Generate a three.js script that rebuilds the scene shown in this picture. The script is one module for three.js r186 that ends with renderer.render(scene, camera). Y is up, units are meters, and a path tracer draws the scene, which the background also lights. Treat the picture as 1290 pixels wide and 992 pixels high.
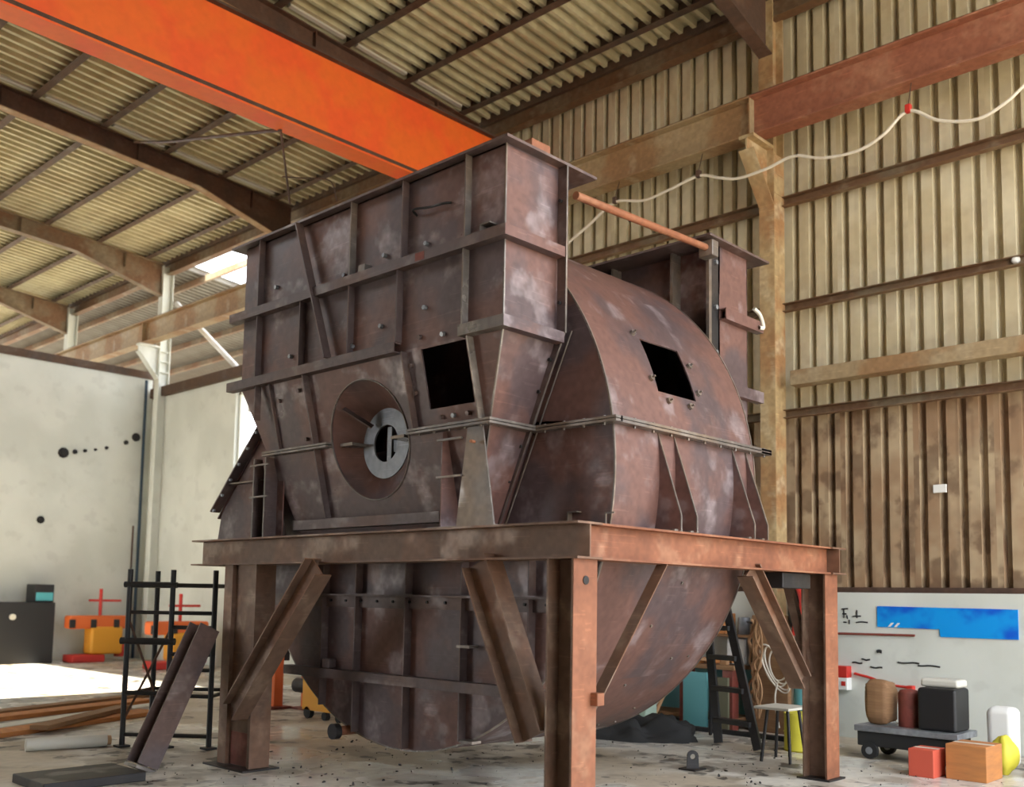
import * as THREE from 'three';
import { mergeGeometries } from 'three/addons/utils/BufferGeometryUtils.js';
import { RoundedBoxGeometry } from 'three/addons/geometries/RoundedBoxGeometry.js';

// ---------------------------------------------------------------- camera, sky, sun, exposure
const scene = new THREE.Scene();
const FPX = 1268.8, W = 1290, H = 992;
const camera = new THREE.PerspectiveCamera(2 * Math.atan(H / 2 / FPX) * 180 / Math.PI, W / H, 0.05, 400);
camera.position.set(-4.903, 1.5, 3.98);
{
  const yaw = 0.8105, pitch = 0.0918, roll = 0.0171;
  const f = new THREE.Vector3(Math.sin(yaw) * Math.cos(pitch), Math.sin(pitch), -Math.cos(yaw) * Math.cos(pitch));
  const r = new THREE.Vector3(Math.cos(yaw), 0, Math.sin(yaw));
  const u = r.clone().cross(f);
  const R = r.clone().multiplyScalar(Math.cos(roll)).addScaledVector(u, Math.sin(roll));
  const U = u.clone().multiplyScalar(Math.cos(roll)).addScaledVector(r, -Math.sin(roll));
  camera.quaternion.setFromRotationMatrix(new THREE.Matrix4().makeBasis(R, U, f.clone().negate()));
}
camera.setViewOffset(W, H, 0, -141.1, W, H);     // the photograph is cropped: its optical axis lies 141 px below the middle
camera.focus = 8.2;
camera.userData.fStop = 1.4;

const SKY = 1.0;
scene.background = new THREE.Color().setRGB(1.0, 1.05, 1.12);
scene.backgroundIntensity = SKY;

const sun = new THREE.DirectionalLight(new THREE.Color().setRGB(1, 0.93, 0.8), 5.0);
sun.position.set(-7.5 * 3, 9.8 * 3, -14);
sun.target.position.set(0, 0, -14);
sun.castShadow = true;
sun.shadow.mapSize.set(2048, 2048);
Object.assign(sun.shadow.camera, { left: -30, right: 30, top: 30, bottom: -30, near: 1, far: 90 });
scene.add(sun, sun.target);

const renderer = new THREE.WebGLRenderer({ antialias: true });
renderer.toneMapping = THREE.LinearToneMapping;
renderer.toneMappingExposure = 5.4;
renderer.shadowMap.enabled = true;

// ---------------------------------------------------------------- helpers
let seed = 7;
const rnd = () => { seed = (seed * 1664525 + 1013904223) >>> 0; return seed / 4294967296; };
const rr = (a, b) => a + (b - a) * rnd();
const V = (x, y, z) => new THREE.Vector3(x, y, z);
const bases = new Map();
const taken = new Map();
function numbered(n) {
  const k = taken.get(n) || 0; taken.set(n, k + 1);
  return k ? n + '_' + String(k).padStart(3, '0') : n;
}
// triplanar uv in metres
function uvm(g, ou = 0, ov = 0) {
  let q = g.index ? g.toNonIndexed() : g;
  const p = q.attributes.position, n = q.attributes.normal, uv = new Float32Array(p.count * 2);
  for (let i = 0; i < p.count; i += 3) {
    let ax = 0, ay = 0, az = 0;
    for (let k = 0; k < 3; k++) { ax += Math.abs(n.getX(i + k)); ay += Math.abs(n.getY(i + k)); az += Math.abs(n.getZ(i + k)); }
    for (let k = 0; k < 3; k++) {
      const x = p.getX(i + k), y = p.getY(i + k), z = p.getZ(i + k);
      let a, b;
      if (ax >= ay && ax >= az) { a = z; b = y; } else if (ay >= az) { a = z; b = x; } else { a = x; b = y; }
      uv[(i + k) * 2] = a + ou; uv[(i + k) * 2 + 1] = b + ov;
    }
  }
  q.setAttribute('uv', new THREE.BufferAttribute(uv, 2));
  return q;
}
function prep(gs) {
  gs = (Array.isArray(gs) ? gs : [gs]).map((g) => {
    const q = g.index ? g.toNonIndexed() : g;
    if (!q.attributes.normal) q.computeVertexNormals();
    for (const k of Object.keys(q.attributes)) if (!['position', 'normal'].includes(k)) q.deleteAttribute(k);
    return q;
  });
  return gs.length > 1 ? mergeGeometries(gs) : gs[0];
}
function rootOf(o) { while (o.parent && o.parent !== scene) o = o.parent; return o; }
// geometries are written in world metres; each thing sits at its own base
function put(name, gs, mat, parent, label) {
  let g = uvm(prep(gs));
  const b = bases.get(rootOf(parent)) || V(0, 0, 0);
  g.translate(-b.x, -b.y, -b.z);
  const m = new THREE.Mesh(g, mat); m.name = name; m.castShadow = m.receiveShadow = true;
  if (label) m.userData.label = label;
  parent.add(m); return m;
}
function thing(name, label, category, base = [0, 0, 0], group) {
  const o = new THREE.Group(); o.name = numbered(name); o.position.set(...base);
  o.userData = { label, category }; if (group) o.userData.group = group;
  scene.add(o); bases.set(o, V(...base)); return o;
}
function single(name, label, category, gs, mat, base, group) {
  let g = uvm(prep(gs)); g.translate(-base[0], -base[1], -base[2]);
  const m = new THREE.Mesh(g, mat); m.name = numbered(name); m.position.set(...base); m.castShadow = m.receiveShadow = true;
  m.userData = { label, category }; if (group) m.userData.group = group;
  scene.add(m); bases.set(m, V(...base)); return m;
}
function structure(name, gs, mat, label) {
  const m = new THREE.Mesh(uvm(prep(gs)), mat); m.name = name; m.castShadow = m.receiveShadow = true;
  m.userData = { kind: 'structure' }; if (label) m.userData.label = label;
  scene.add(m); return m;
}
function dup(src, [x, y, z], label, turn = 0) {
  const c = src.clone(); c.name = numbered(src.name.replace(/_\d{3}$/, '')); c.position.set(x, y, z); c.rotation.y = turn;
  c.userData = { ...src.userData, ...(label ? { label } : {}) }; scene.add(c); return c;
}
// axis-aligned box by its bounds
function bb(x0, x1, y0, y1, z0, z1) {
  const g = new THREE.BoxGeometry(x1 - x0, y1 - y0, z1 - z0); g.translate((x0 + x1) / 2, (y0 + y1) / 2, (z0 + z1) / 2); return g;
}
function rb(x0, x1, y0, y1, z0, z1, r = 0.01, s = 2) {
  const g = new RoundedBoxGeometry(x1 - x0, y1 - y0, z1 - z0, s, Math.min(r, (x1 - x0) / 2.01, (y1 - y0) / 2.01, (z1 - z0) / 2.01));
  g.translate((x0 + x1) / 2, (y0 + y1) / 2, (z0 + z1) / 2); return g;
}
// section (list of [width, depth] points) swept straight from p0 to p1; "up" is the depth direction
function sweep(pts, p0, p1, up = V(0, 1, 0), bevel = 0) {
  const s = new THREE.Shape(pts.map((p) => new THREE.Vector2(p[0], p[1])));
  const w = p1.clone().sub(p0), L = w.length(); w.normalize();
  const g = new THREE.ExtrudeGeometry(s, { depth: L, bevelEnabled: false, curveSegments: 8 });
  const u = up.clone().addScaledVector(w, -up.dot(w)).normalize(), a = u.clone().cross(w);
  g.applyMatrix4(new THREE.Matrix4().makeBasis(a, u, w).setPosition(p0)); return g;
}
const secI = (b, d, tf, tw) => [[-b / 2, -d / 2], [b / 2, -d / 2], [b / 2, -d / 2 + tf], [tw / 2, -d / 2 + tf], [tw / 2, d / 2 - tf], [b / 2, d / 2 - tf], [b / 2, d / 2], [-b / 2, d / 2], [-b / 2, d / 2 - tf], [-tw / 2, d / 2 - tf], [-tw / 2, -d / 2 + tf], [-b / 2, -d / 2 + tf]];
const secC = (b, d, t) => [[0, -d / 2], [b, -d / 2], [b, -d / 2 + t], [t, -d / 2 + t], [t, d / 2 - t], [b, d / 2 - t], [b, d / 2], [0, d / 2]];
const secL = (b, d, t) => [[0, 0], [b, 0], [b, t], [t, t], [t, d], [0, d]];
const secR = (b, d) => [[-b / 2, -d / 2], [b / 2, -d / 2], [b / 2, d / 2], [-b / 2, d / 2]];
function rod(p0, p1, r, n = 10) {
  const w = p1.clone().sub(p0), L = w.length();
  const g = new THREE.CylinderGeometry(r, r, L, n); g.translate(0, L / 2, 0);
  g.applyQuaternion(new THREE.Quaternion().setFromUnitVectors(V(0, 1, 0), w.normalize())); g.translate(p0.x, p0.y, p0.z); return g;
}
function tube(pts, r, seg = 60, n = 7, closed = false) {
  return new THREE.TubeGeometry(new THREE.CatmullRomCurve3(pts, closed, 'catmullrom', 0.5), seg, r, n, closed);
}
// polygon given in (z, y) swept along x from x0 to x1, with holes
function plateX(zy, x0, x1, holes = []) {
  const s = new THREE.Shape(zy.map(([z, y]) => new THREE.Vector2(z, y)));
  for (const h of holes) s.holes.push(h.isPath ? h.path : new THREE.Path(h.map(([z, y]) => new THREE.Vector2(z, y))));
  const g = new THREE.ExtrudeGeometry(s, { depth: x1 - x0, bevelEnabled: false, curveSegments: 48 });
  // shape x -> world z, shape y -> world y, extrusion -> world -x
  g.applyMatrix4(new THREE.Matrix4().makeBasis(V(0, 0, 1), V(0, 1, 0), V(-1, 0, 0)).setPosition(x1, 0, 0)); return g;
}
// polygon in (x, y) swept along z from z0 to z1
function plateZ(xy, z0, z1) {
  const s = new THREE.Shape(xy.map(([x, y]) => new THREE.Vector2(x, y)));
  const g = new THREE.ExtrudeGeometry(s, { depth: z1 - z0, bevelEnabled: false, curveSegments: 24 }); g.translate(0, 0, z0); return g;
}
function lathe(pts, at, n = 24) { const g = new THREE.LatheGeometry(pts.map((p) => new THREE.Vector2(p[0], p[1])), n); g.translate(...at); return g; }
function bolt(at, axis, r = 0.016, h = 0.022) {
  const g = new THREE.CylinderGeometry(r, r, h, 6); g.applyQuaternion(new THREE.Quaternion().setFromUnitVectors(V(0, 1, 0), axis)); g.translate(at.x, at.y, at.z); return g;
}

// ---------------------------------------------------------------- textures
const hash = (x, y, s) => { let h = (x * 374761393 + y * 668265263 + s * 1442695041) | 0; h = (h ^ (h >>> 13)) * 1274126177 | 0; return ((h ^ (h >>> 16)) >>> 0) / 4294967296; };
function vn(x, y, per, s) {
  const xi = Math.floor(x), yi = Math.floor(y), fx = x - xi, fy = y - yi, u = fx * fx * (3 - 2 * fx), v = fy * fy * (3 - 2 * fy);
  const m = (a) => ((a % per) + per) % per, a = hash(m(xi), m(yi), s), b = hash(m(xi + 1), m(yi), s), c = hash(m(xi), m(yi + 1), s), d = hash(m(xi + 1), m(yi + 1), s);
  return a + (b - a) * u + (c - a) * v + (a - b - c + d) * u * v;
}
function fbm(u, v, f, s, o = 4) { let t = 0, w = 0.5, k = f, n = 0; for (let i = 0; i < o; i++) { t += w * vn(u * k, v * k, k, s + i * 17); n += w; w *= 0.5; k *= 2; } return t / n; }
const sm = (a, b, x) => { const t = Math.min(1, Math.max(0, (x - a) / (b - a))); return t * t * (3 - 2 * t); };
const mix = (a, b, t) => [a[0] + (b[0] - a[0]) * t, a[1] + (b[1] - a[1]) * t, a[2] + (b[2] - a[2]) * t];
const toS = (c) => Math.round(255 * Math.min(1, Math.max(0, c <= 0.0031308 ? 12.92 * c : 1.055 * Math.pow(c, 1 / 2.4) - 0.055)));
function tex(size, metres, fn) {                                        // fn(u, v) -> [linear r, g, b, roughness]
  const d = new Uint8Array(size * size * 4), q = new Uint8Array(size * size * 4);
  for (let j = 0; j < size; j++) for (let i = 0; i < size; i++) {
    const c = fn(i / size, j / size), k = (j * size + i) * 4;
    d[k] = toS(c[0]); d[k + 1] = toS(c[1]); d[k + 2] = toS(c[2]); d[k + 3] = 255;
    const r = Math.round(255 * c[3]); q[k] = q[k + 1] = q[k + 2] = r; q[k + 3] = 255;
  }
  return [d, q].map((a, n) => {
    const t = new THREE.DataTexture(a, size, size); t.wrapS = t.wrapT = THREE.RepeatWrapping; t.magFilter = THREE.LinearFilter; t.minFilter = THREE.LinearMipmapLinearFilter; t.generateMipmaps = true;
    t.colorSpace = n ? THREE.NoColorSpace : THREE.SRGBColorSpace; t.repeat.set(1 / metres, 1 / metres); t.needsUpdate = true; return t;
  });
}
function matTex(size, metres, fn, extra = {}) {
  const [map, roughnessMap] = tex(size, metres, fn);
  return new THREE.MeshStandardMaterial({ map, roughnessMap, roughness: 1, metalness: 0, ...extra, side: THREE.DoubleSide });
}
const flat = (r, g, b, rough = 0.7, metal = 0) => new THREE.MeshStandardMaterial({ color: new THREE.Color().setRGB(r, g, b), roughness: rough, metalness: metal, side: THREE.DoubleSide });
function steel(a, b, c, s, o = {}) {                                     // base, brown patches, pale patches (scale, painted sheen on the casing)
  return matTex(512, o.m || 1.7, (u, v) => {
    const n1 = fbm(u, v, 3, s), n2 = fbm(u, v, 7, s + 3, 5), n3 = fbm(u, v, 40, s + 9, 2), n4 = fbm(u, v, 5, s + 31, 5), sc = vn(u * 6, v * 180, 180, s + 5);
    let k = mix(a, b, sm(0.4, 0.62, n1));
    k = mix(k, c, (o.pale ?? 0.75) * sm(0.55, 0.74, n2) * (0.45 + 0.55 * n3));
    k = mix(k, b, 0.5 * sm(0.6, 0.75, n4));
    const g = (0.8 + 0.4 * n3) * (1 + 0.25 * (sc > 0.9 ? 1 : 0));
    return [k[0] * g, k[1] * g, k[2] * g, (o.rough ?? 0.5) + 0.22 * (n1 - 0.5) - 0.14 * sm(0.55, 0.74, n2)];
  }, { metalness: o.metal ?? 0.25 });
}
const M = {};
const PLATE = [[0.096, 0.065, 0.067], [0.155, 0.078, 0.063], [0.32, 0.27, 0.28]];            // one rusty brown mill plate for the whole casing; pale tone also paints sheen
M.fan = steel(...PLATE, 11, { rough: 0.46, metal: 0.15, pale: 0.7 });
M.fanSide = steel(...PLATE, 23, { rough: 0.5, metal: 0.15, pale: 0.5 });
M.wrap = steel(...PLATE, 37, { rough: 0.5, metal: 0.15, pale: 0.6 });
M.pink = steel(...PLATE, 41, { rough: 0.5, metal: 0.15, pale: 0.55 });
M.bar = steel([0.1, 0.072, 0.07], [0.13, 0.08, 0.065], [0.24, 0.2, 0.19], 53, { pale: 0.5 });
M.edge = steel([0.16, 0.14, 0.125], [0.2, 0.15, 0.11], [0.34, 0.31, 0.28], 59, { metal: 0.4, rough: 0.42 });
M.galv = steel([0.3, 0.32, 0.34], [0.22, 0.23, 0.25], [0.55, 0.58, 0.62], 61, { metal: 0.5, rough: 0.4 });
M.frame = steel([0.16, 0.095, 0.064], [0.2, 0.095, 0.052], [0.32, 0.23, 0.165], 67, { pale: 0.55, rough: 0.55 });
M.rust = steel([0.28, 0.105, 0.05], [0.21, 0.075, 0.035], [0.36, 0.185, 0.105], 71, { pale: 0.6, rough: 0.62, metal: 0.08 });  // more orange steel: short beam, outer leg flanges, small rusty parts
M.dark = steel([0.02, 0.018, 0.018], [0.035, 0.026, 0.022], [0.06, 0.055, 0.05], 79, { pale: 0.4, rough: 0.55 });
M.colm = steel([0.42, 0.3, 0.15], [0.34, 0.18, 0.075], [0.55, 0.46, 0.3], 83, { pale: 0.6, rough: 0.7, metal: 0.02 });
M.runwayRed = steel([0.34, 0.14, 0.08], [0.28, 0.1, 0.055], [0.4, 0.22, 0.14], 87, { pale: 0.4, rough: 0.7, metal: 0.02 });
M.runway = steel([0.34, 0.25, 0.14], [0.29, 0.17, 0.08], [0.42, 0.34, 0.22], 89, { pale: 0.5, rough: 0.7, metal: 0.02 });
M.rafter = steel([0.075, 0.042, 0.028], [0.1, 0.05, 0.03], [0.13, 0.085, 0.06], 97, { pale: 0.4, rough: 0.75, metal: 0.02 });
M.purlin = steel([0.07, 0.045, 0.032], [0.09, 0.05, 0.03], [0.12, 0.09, 0.065], 101, { pale: 0.4, rough: 0.75, metal: 0.02 });
M.girt = steel([0.19, 0.14, 0.085], [0.17, 0.09, 0.045], [0.26, 0.21, 0.14], 103, { pale: 0.5, rough: 0.75, metal: 0.02 });
M.crane = matTex(256, 2.2, (u, v) => { const n = fbm(u, v, 4, 5), s = fbm(u, v, 30, 8, 2); const k = mix([0.92, 0.12, 0.022], [0.9, 0.16, 0.02], sm(0.35, 0.65, n)); const g = 0.94 + 0.12 * s; return [k[0] * g, k[1] * g, k[2] * g, 0.5]; });
function sheetMat(a, b, dirt, s, amount, size = 512, metres = 2.6) {
  return matTex(size, metres, (u, v) => {
    const n = fbm(u, v, 4, s, 5), m = fbm(u, v, 9, s + 7, 5), st = fbm(u * 1, v * 1, 24, s + 13, 2), streak = vn(u * 48, v * 3, 48, s + 3);
    let k = mix(a, b, sm(0.35, 0.65, n)); k = mix(k, dirt, amount * sm(0.5, 0.68, m) * (0.5 + 0.5 * st)); k = mix(k, dirt, 0.35 * amount * sm(0.6, 0.9, streak));
    const g = 0.9 + 0.2 * st; return [k[0] * g, k[1] * g, k[2] * g, 0.55 + 0.2 * n];
  }, { metalness: 0.1 });
}
M.sheetWall = [1, 2, 3].map((i) => sheetMat([0.64, 0.57, 0.4], [0.56, 0.48, 0.31], [0.3, 0.2, 0.11], 110 + i * 9, 0.3));
M.sheetLow = [1, 2, 3].map((i) => sheetMat([0.46, 0.35, 0.22], [0.33, 0.21, 0.12], [0.12, 0.065, 0.035], 150 + i * 9, 0.85));
M.sheetRoof = [1, 2, 3].map((i) => sheetMat([0.62, 0.57, 0.38], [0.54, 0.48, 0.3], [0.27, 0.2, 0.11], 190 + i * 9, 0.4));
M.sheetGrey = sheetMat([0.24, 0.23, 0.2], [0.17, 0.16, 0.14], [0.12, 0.07, 0.04], 230, 0.5);
M.white = matTex(512, 3.1, (u, v) => { const n = fbm(u, v, 4, 301, 5), m = fbm(u, v, 14, 305, 4); let k = mix([0.68, 0.7, 0.64], [0.6, 0.62, 0.56], sm(0.3, 0.7, n)); k = mix(k, [0.45, 0.46, 0.41], 0.25 * sm(0.6, 0.8, m)); return [...k, 0.85]; });
M.floor = matTex(1024, 3.7, (u, v) => {
  const n = fbm(u, v, 3, 401, 5), m = fbm(u, v, 9, 409, 5), f = fbm(u, v, 60, 419, 3), d = fbm(u, v, 26, 431, 4), w = fbm(u, v, 5, 443, 4);
  let k = mix([0.62, 0.59, 0.52], [0.48, 0.41, 0.31], sm(0.38, 0.62, n));
  k = mix(k, [0.19, 0.15, 0.105], 0.8 * sm(0.52, 0.66, m) * (0.4 + 0.6 * f));
  k = mix(k, [0.05, 0.042, 0.035], 0.85 * sm(0.6, 0.68, d) * sm(0.4, 0.6, m));
  k = mix(k, [0.74, 0.75, 0.72], 0.75 * sm(0.54, 0.68, w) * (0.4 + 0.6 * f));
  const g = 0.85 + 0.3 * f; return [k[0] * g, k[1] * g, k[2] * g, 0.5 - 0.28 * sm(0.5, 0.66, w) + 0.2 * (m - 0.5)];
});
M.earth = matTex(256, 7, (u, v) => { const n = fbm(u, v, 4, 501), m = fbm(u, v, 20, 507, 3); const k = mix([0.42, 0.36, 0.27], [0.34, 0.28, 0.2], n); const g = 0.85 + 0.3 * m; return [k[0] * g, k[1] * g, k[2] * g, 0.95]; });
M.black = flat(0.012, 0.012, 0.013, 0.5);
M.rubber = flat(0.02, 0.02, 0.02, 0.85);
M.red = flat(0.55, 0.03, 0.02, 0.5);
M.faded = steel([0.22, 0.05, 0.035], [0.16, 0.045, 0.03], [0.25, 0.1, 0.07], 701, { rough: 0.7, metal: 0 });
M.orange = flat(0.7, 0.14, 0.025, 0.55);
M.yellow = flat(0.72, 0.33, 0.02, 0.5);
M.lime = flat(0.62, 0.55, 0.05, 0.6);
M.teal = flat(0.12, 0.36, 0.38, 0.55);
M.pale = flat(0.62, 0.6, 0.52, 0.6);
M.cream = flat(0.75, 0.66, 0.42, 0.6);
M.cable = flat(0.72, 0.66, 0.55, 0.6);
M.wood = matTex(256, 0.8, (u, v) => { const n = fbm(u, v * 8, 8, 601, 3); const k = mix([0.3, 0.17, 0.08], [0.2, 0.1, 0.045], n); return [...k, 0.8]; });
M.carton = flat(0.42, 0.24, 0.12, 0.85);
M.cartonRed = flat(0.55, 0.09, 0.05, 0.7);
M.orangeWood = matTex(256, 0.9, (u, v) => { const n = fbm(u, v * 6, 6, 611, 4); const k = mix([0.55, 0.22, 0.06], [0.34, 0.14, 0.05], n); return [...k, 0.75]; });
M.cyan = flat(0.1, 0.45, 0.5, 0.4);
M.navy = flat(0.02, 0.045, 0.07, 0.6);
M.olive = flat(0.12, 0.115, 0.07, 0.7);
M.mint = new THREE.MeshPhysicalMaterial({ color: new THREE.Color().setRGB(0.62, 0.78, 0.66), roughness: 0.5, transmission: 0.35, thickness: 0, side: THREE.DoubleSide });
M.whitePaint = flat(0.78, 0.78, 0.75, 0.7);
M.banner = matTex(256, 0.9, (u, v) => { const n = fbm(u, v, 3, 801, 4), k = mix([0.0, 0.09, 0.62], [0.0, 0.3, 0.8], sm(0.4, 0.65, n)); return [...k, 0.5]; });

// ================================================================ THE SETTING
// floor, outside ground
structure('floor', bb(-14.2, 6.4, -0.3, 0, -30, 5.6), M.floor, 'stained bare concrete workshop floor');
structure('ground_outside', bb(-70, 70, -0.5, -0.32, -80, 70), M.earth, 'bare earth yard outside the shed');
const WX = 6.27, COLZ = [3.21, -1.96, -7.13, -12.3, -17.47, -22.64];
const roofY = (x) => x > -4 ? 9.62 - 0.065 * x : 9.62 + 0.26 + 0.065 * (x + 4);   // underside of the sheets

// low masonry wall under the sheeting, and the painted walls farther along
structure('wall_right', bb(6.12, 6.42, 0, 1.63, -12.3, 5.6), M.white, 'low white plastered wall under the metal sheeting');
{
  // painted side wall with a window opening, then the painted cross wall
  const wy = [4.1, 5.7], wz = [-14.5, -12.5];
  structure('wall_far_side', [bb(6.12, 6.42, 0, wy[0], -18.2, -12.3), bb(6.12, 6.42, wy[1], 5.98, -18.2, -12.3), bb(6.12, 6.42, wy[0], wy[1], -18.2, wz[0]), bb(6.12, 6.42, wy[0], wy[1], wz[1], -12.3)], M.white, 'tall white plastered side wall');
  structure('wall_back', bb(-14, 6.12, 0, 6.45, -18.45, -18.2), M.white, 'tall white plastered cross wall');
  const t = structure('trim_1', bb(6.02, 6.5, 5.98, 6.2, -18.1, -12.3), M.purlin, 'dark capping beam on the white side wall');
  const t2 = structure('trim_2', bb(-14, 6.12, 6.45, 6.62, -18.5, -18.15), M.purlin, 'dark capping beam on the white cross wall');
  const w = structure('window_1', [bb(6.2, 6.3, wy[0], wy[0] + 0.06, wz[0], wz[1]), bb(6.2, 6.3, wy[1] - 0.06, wy[1], wz[0], wz[1]), bb(6.2, 6.3, wy[0], wy[1], wz[0], wz[0] + 0.06), bb(6.2, 6.3, wy[0], wy[1], wz[1] - 0.06, wz[1])], M.white, 'unglazed bright window opening in the white side wall');
}
// wall of the other long side (behind the camera's left) : low wall, columns, big open bays, high sheeting
structure('wall_left', [bb(-14.3, -14, 0, 9.3, -12.0, 5.6), bb(-14.3, -14, 5.5, 9.3, -30, -12.0), bb(-14.3, -14, 0, 9.3, -30, -17.5)], M.sheetGrey, 'grey sheet wall of the other long side with a wide opening');

structure('wall_front', [bb(-14, 6.4, 8.8, 9.8, 5.6, 5.85), bb(-14, -3.2, 0, 8.8, 5.6, 5.85)], M.sheetGrey, 'grey end wall behind the photographer with a wide doorway');
// corrugated sheets : profile with narrow grooves pushed outwards
const PITCH = 0.215, GROOVE = 0.072, DEEP = 0.1, RIBS = 4, SHEETW = PITCH * RIBS;
function sheetGeo(len, ou) {
  // width along +x (local), length along +y, grooves towards +z
  const front = [], t = 0.004;
  for (let i = 0; i < RIBS; i++) {
    const a = i * PITCH, c = a + PITCH / 2;
    front.push([a, 0], [c - GROOVE / 2 - 0.008, 0], [c - GROOVE / 2 + 0.006, DEEP], [c + GROOVE / 2 - 0.006, DEEP], [c + GROOVE / 2 + 0.008, 0]);
  }
  front.push([SHEETW, 0]);
  const back = front.map(([x, z]) => [x, z + t]).reverse();
  const s = new THREE.Shape([...front, ...back].map(([x, z]) => new THREE.Vector2(x, z)));
  const g = new THREE.ExtrudeGeometry(s, { depth: len, bevelEnabled: false });
  // shape x -> x, shape y -> z, depth -> y
  g.applyMatrix4(new THREE.Matrix4().makeBasis(V(1, 0, 0), V(0, 0, 1), V(0, -1, 0)));
  g.translate(0, len, 0);
  return uvm(prep(g), ou, ou * 0.7);
}
function piece(parent, name, g, m) { const o = new THREE.Mesh(g, m); o.name = name; o.castShadow = o.receiveShadow = true; parent.add(o); return o; }
{
  const sheeting = new THREE.Group(); sheeting.name = 'wall_right_sheeting'; sheeting.userData = { kind: 'structure', label: 'tan corrugated metal sheeting of the long side' }; scene.add(sheeting);
  const up = [0, 1, 2].map((i) => sheetGeo(5.55, i * 0.9)), lo = [0, 1, 2].map((i) => sheetGeo(2.18, i * 1.1));
  for (let z = 5.55, k = 0; z > -12.25; z -= SHEETW, k++) {
    for (const [gs, ms, y, dx] of [[lo, M.sheetLow, 1.63, 0.012], [up, M.sheetWall, 3.78, 0]]) {
      const o = piece(sheeting, 'sheet', gs[k % 3], ms[(k * 7 + (k >> 1)) % 3]);
      o.position.set(WX + dx, y, z); o.rotation.y = Math.PI / 2;           // width runs towards -z, grooves towards +x
    }
  }
  // roof sheets, ridge at x = -4
  const ceiling = new THREE.Group(); ceiling.name = 'ceiling'; ceiling.userData = { kind: 'structure', label: 'olive corrugated metal roof sheeting' }; scene.add(ceiling);
  const L = Math.hypot(10.55, 10.55 * 0.065), rg = [0, 1, 2].map((i) => sheetGeo(L, i * 0.8)), rs = [0, 1].map((i) => sheetGeo(7.35, i));
  const tilt = Math.atan(0.065);
  for (let z = 5.55, k = 0; z > -30; z -= SHEETW, k++) {
    const o = piece(ceiling, 'sheet', rg[k % 3], M.sheetRoof[(k * 5 + (k >> 2)) % 3]);
    // local x (width) -> -z ; local y (length) -> +x downhill ; local z (grooves) -> up
    const ax = V(0, 0, -1), ay = V(Math.cos(tilt), -Math.sin(tilt), 0), az = ax.clone().cross(ay);
    o.quaternion.setFromRotationMatrix(new THREE.Matrix4().makeBasis(ax, ay, az)); o.position.set(-4, roofY(-3.999), z);
    // other slope, with an unseen gap added so sun reaches the far floor
    const gap = z < -10 && z > -18;
    const q = piece(ceiling, 'sheet', gap ? rs[k % 2] : rg[(k + 1) % 3], M.sheetRoof[(k * 3) % 3]);
    const by = V(-Math.cos(tilt), -Math.sin(tilt), 0), bz = V(0, 0, -1).cross(by).multiplyScalar(1);
    const bx = V(0, 0, 1), bzz = bx.clone().cross(by);
    q.quaternion.setFromRotationMatrix(new THREE.Matrix4().makeBasis(bx, by, bzz));
    const off = gap ? L - 7.35 : 0; q.position.set(-4 - Math.cos(tilt) * off, roofY(-4) - Math.sin(tilt) * off, z - SHEETW);
  }
}

// columns of the long side
{
  const sig = ['beyond the frame', 'ochre painted steel column beside the sheeted wall, crane bracket near its top', 'steel column hidden behind the fan', 'steel column hidden behind the fan', 'white painted steel column where the two white walls meet', 'white painted steel column rising behind the white cross wall'];
  COLZ.forEach((z, i) => {
    if (i === 0 || i === 2 || i === 3) { if (i) return; return; }
    const far = i > 3, m = far ? M.white : M.colm, y0 = far && i === 5 ? 0 : 0, zz = z;
    const t = thing('steel_column', sig[i], 'column', [6.02, 0, zz - 0.1]);
    put('shaft', sweep(secI(0.2, 0.26, 0.016, 0.012), V(6.025, y0, zz - 0.1), V(6.025, 9.0, zz - 0.1), V(1, 0, 0)), m, t);
    if (!far) put('cover_plate', bb(5.9, 6.14, 0.02, 7.0, zz - 0.012, zz + 0.004), M.colm, t);
    put('base_plate', bb(5.84, 6.11, 0, 0.02, zz - 0.26, zz + 0.06), m, t);
    // crane bracket
    const br = put('bracket', plateZ([[5.9, 6.35], [5.9, 7.08], [5.42, 7.08], [5.42, 6.92]], zz - 0.11, zz - 0.09), m, t);
    put('top_plate', bb(5.42, 5.9, 7.06, 7.1, zz - 0.2, zz), m, br);
    put('flange_plate', sweep(secR(0.2, 0.014), V(5.42, 6.92, zz - 0.1), V(5.9, 6.35, zz - 0.1)), m, br);
    for (const y of [6.5, 6.75, 6.98]) put('stiffener', bb(5.91, 6.14, y, y + 0.014, zz - 0.2, zz + 0.01), m, br);
  });
}
// crane runway beam
{
  const t = thing('crane_runway_beam', 'long ochre steel crane runway beam carried along the sheeted wall', 'beam', [5.6, 7.1, -10]);
  put('beam', sweep(secI(0.24, 0.5, 0.022, 0.014), V(5.6, 7.36, 5.5), V(5.6, 7.36, -2.055)), M.runwayRed, t, 'reddish runway length');
  put('beam', sweep(secI(0.24, 0.5, 0.022, 0.014), V(5.6, 7.36, -2.065), V(5.6, 7.36, -30)), M.runway, t, 'tan runway length');
  put('rail', bb(5.57, 5.63, 7.61, 7.67, -30, 5.5), M.rafter, t);
  for (const z of COLZ.slice(1)) put('stiffener', bb(5.49, 5.71, 7.13, 7.59, z - 0.11, z - 0.09), M.runway, t);
}
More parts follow.
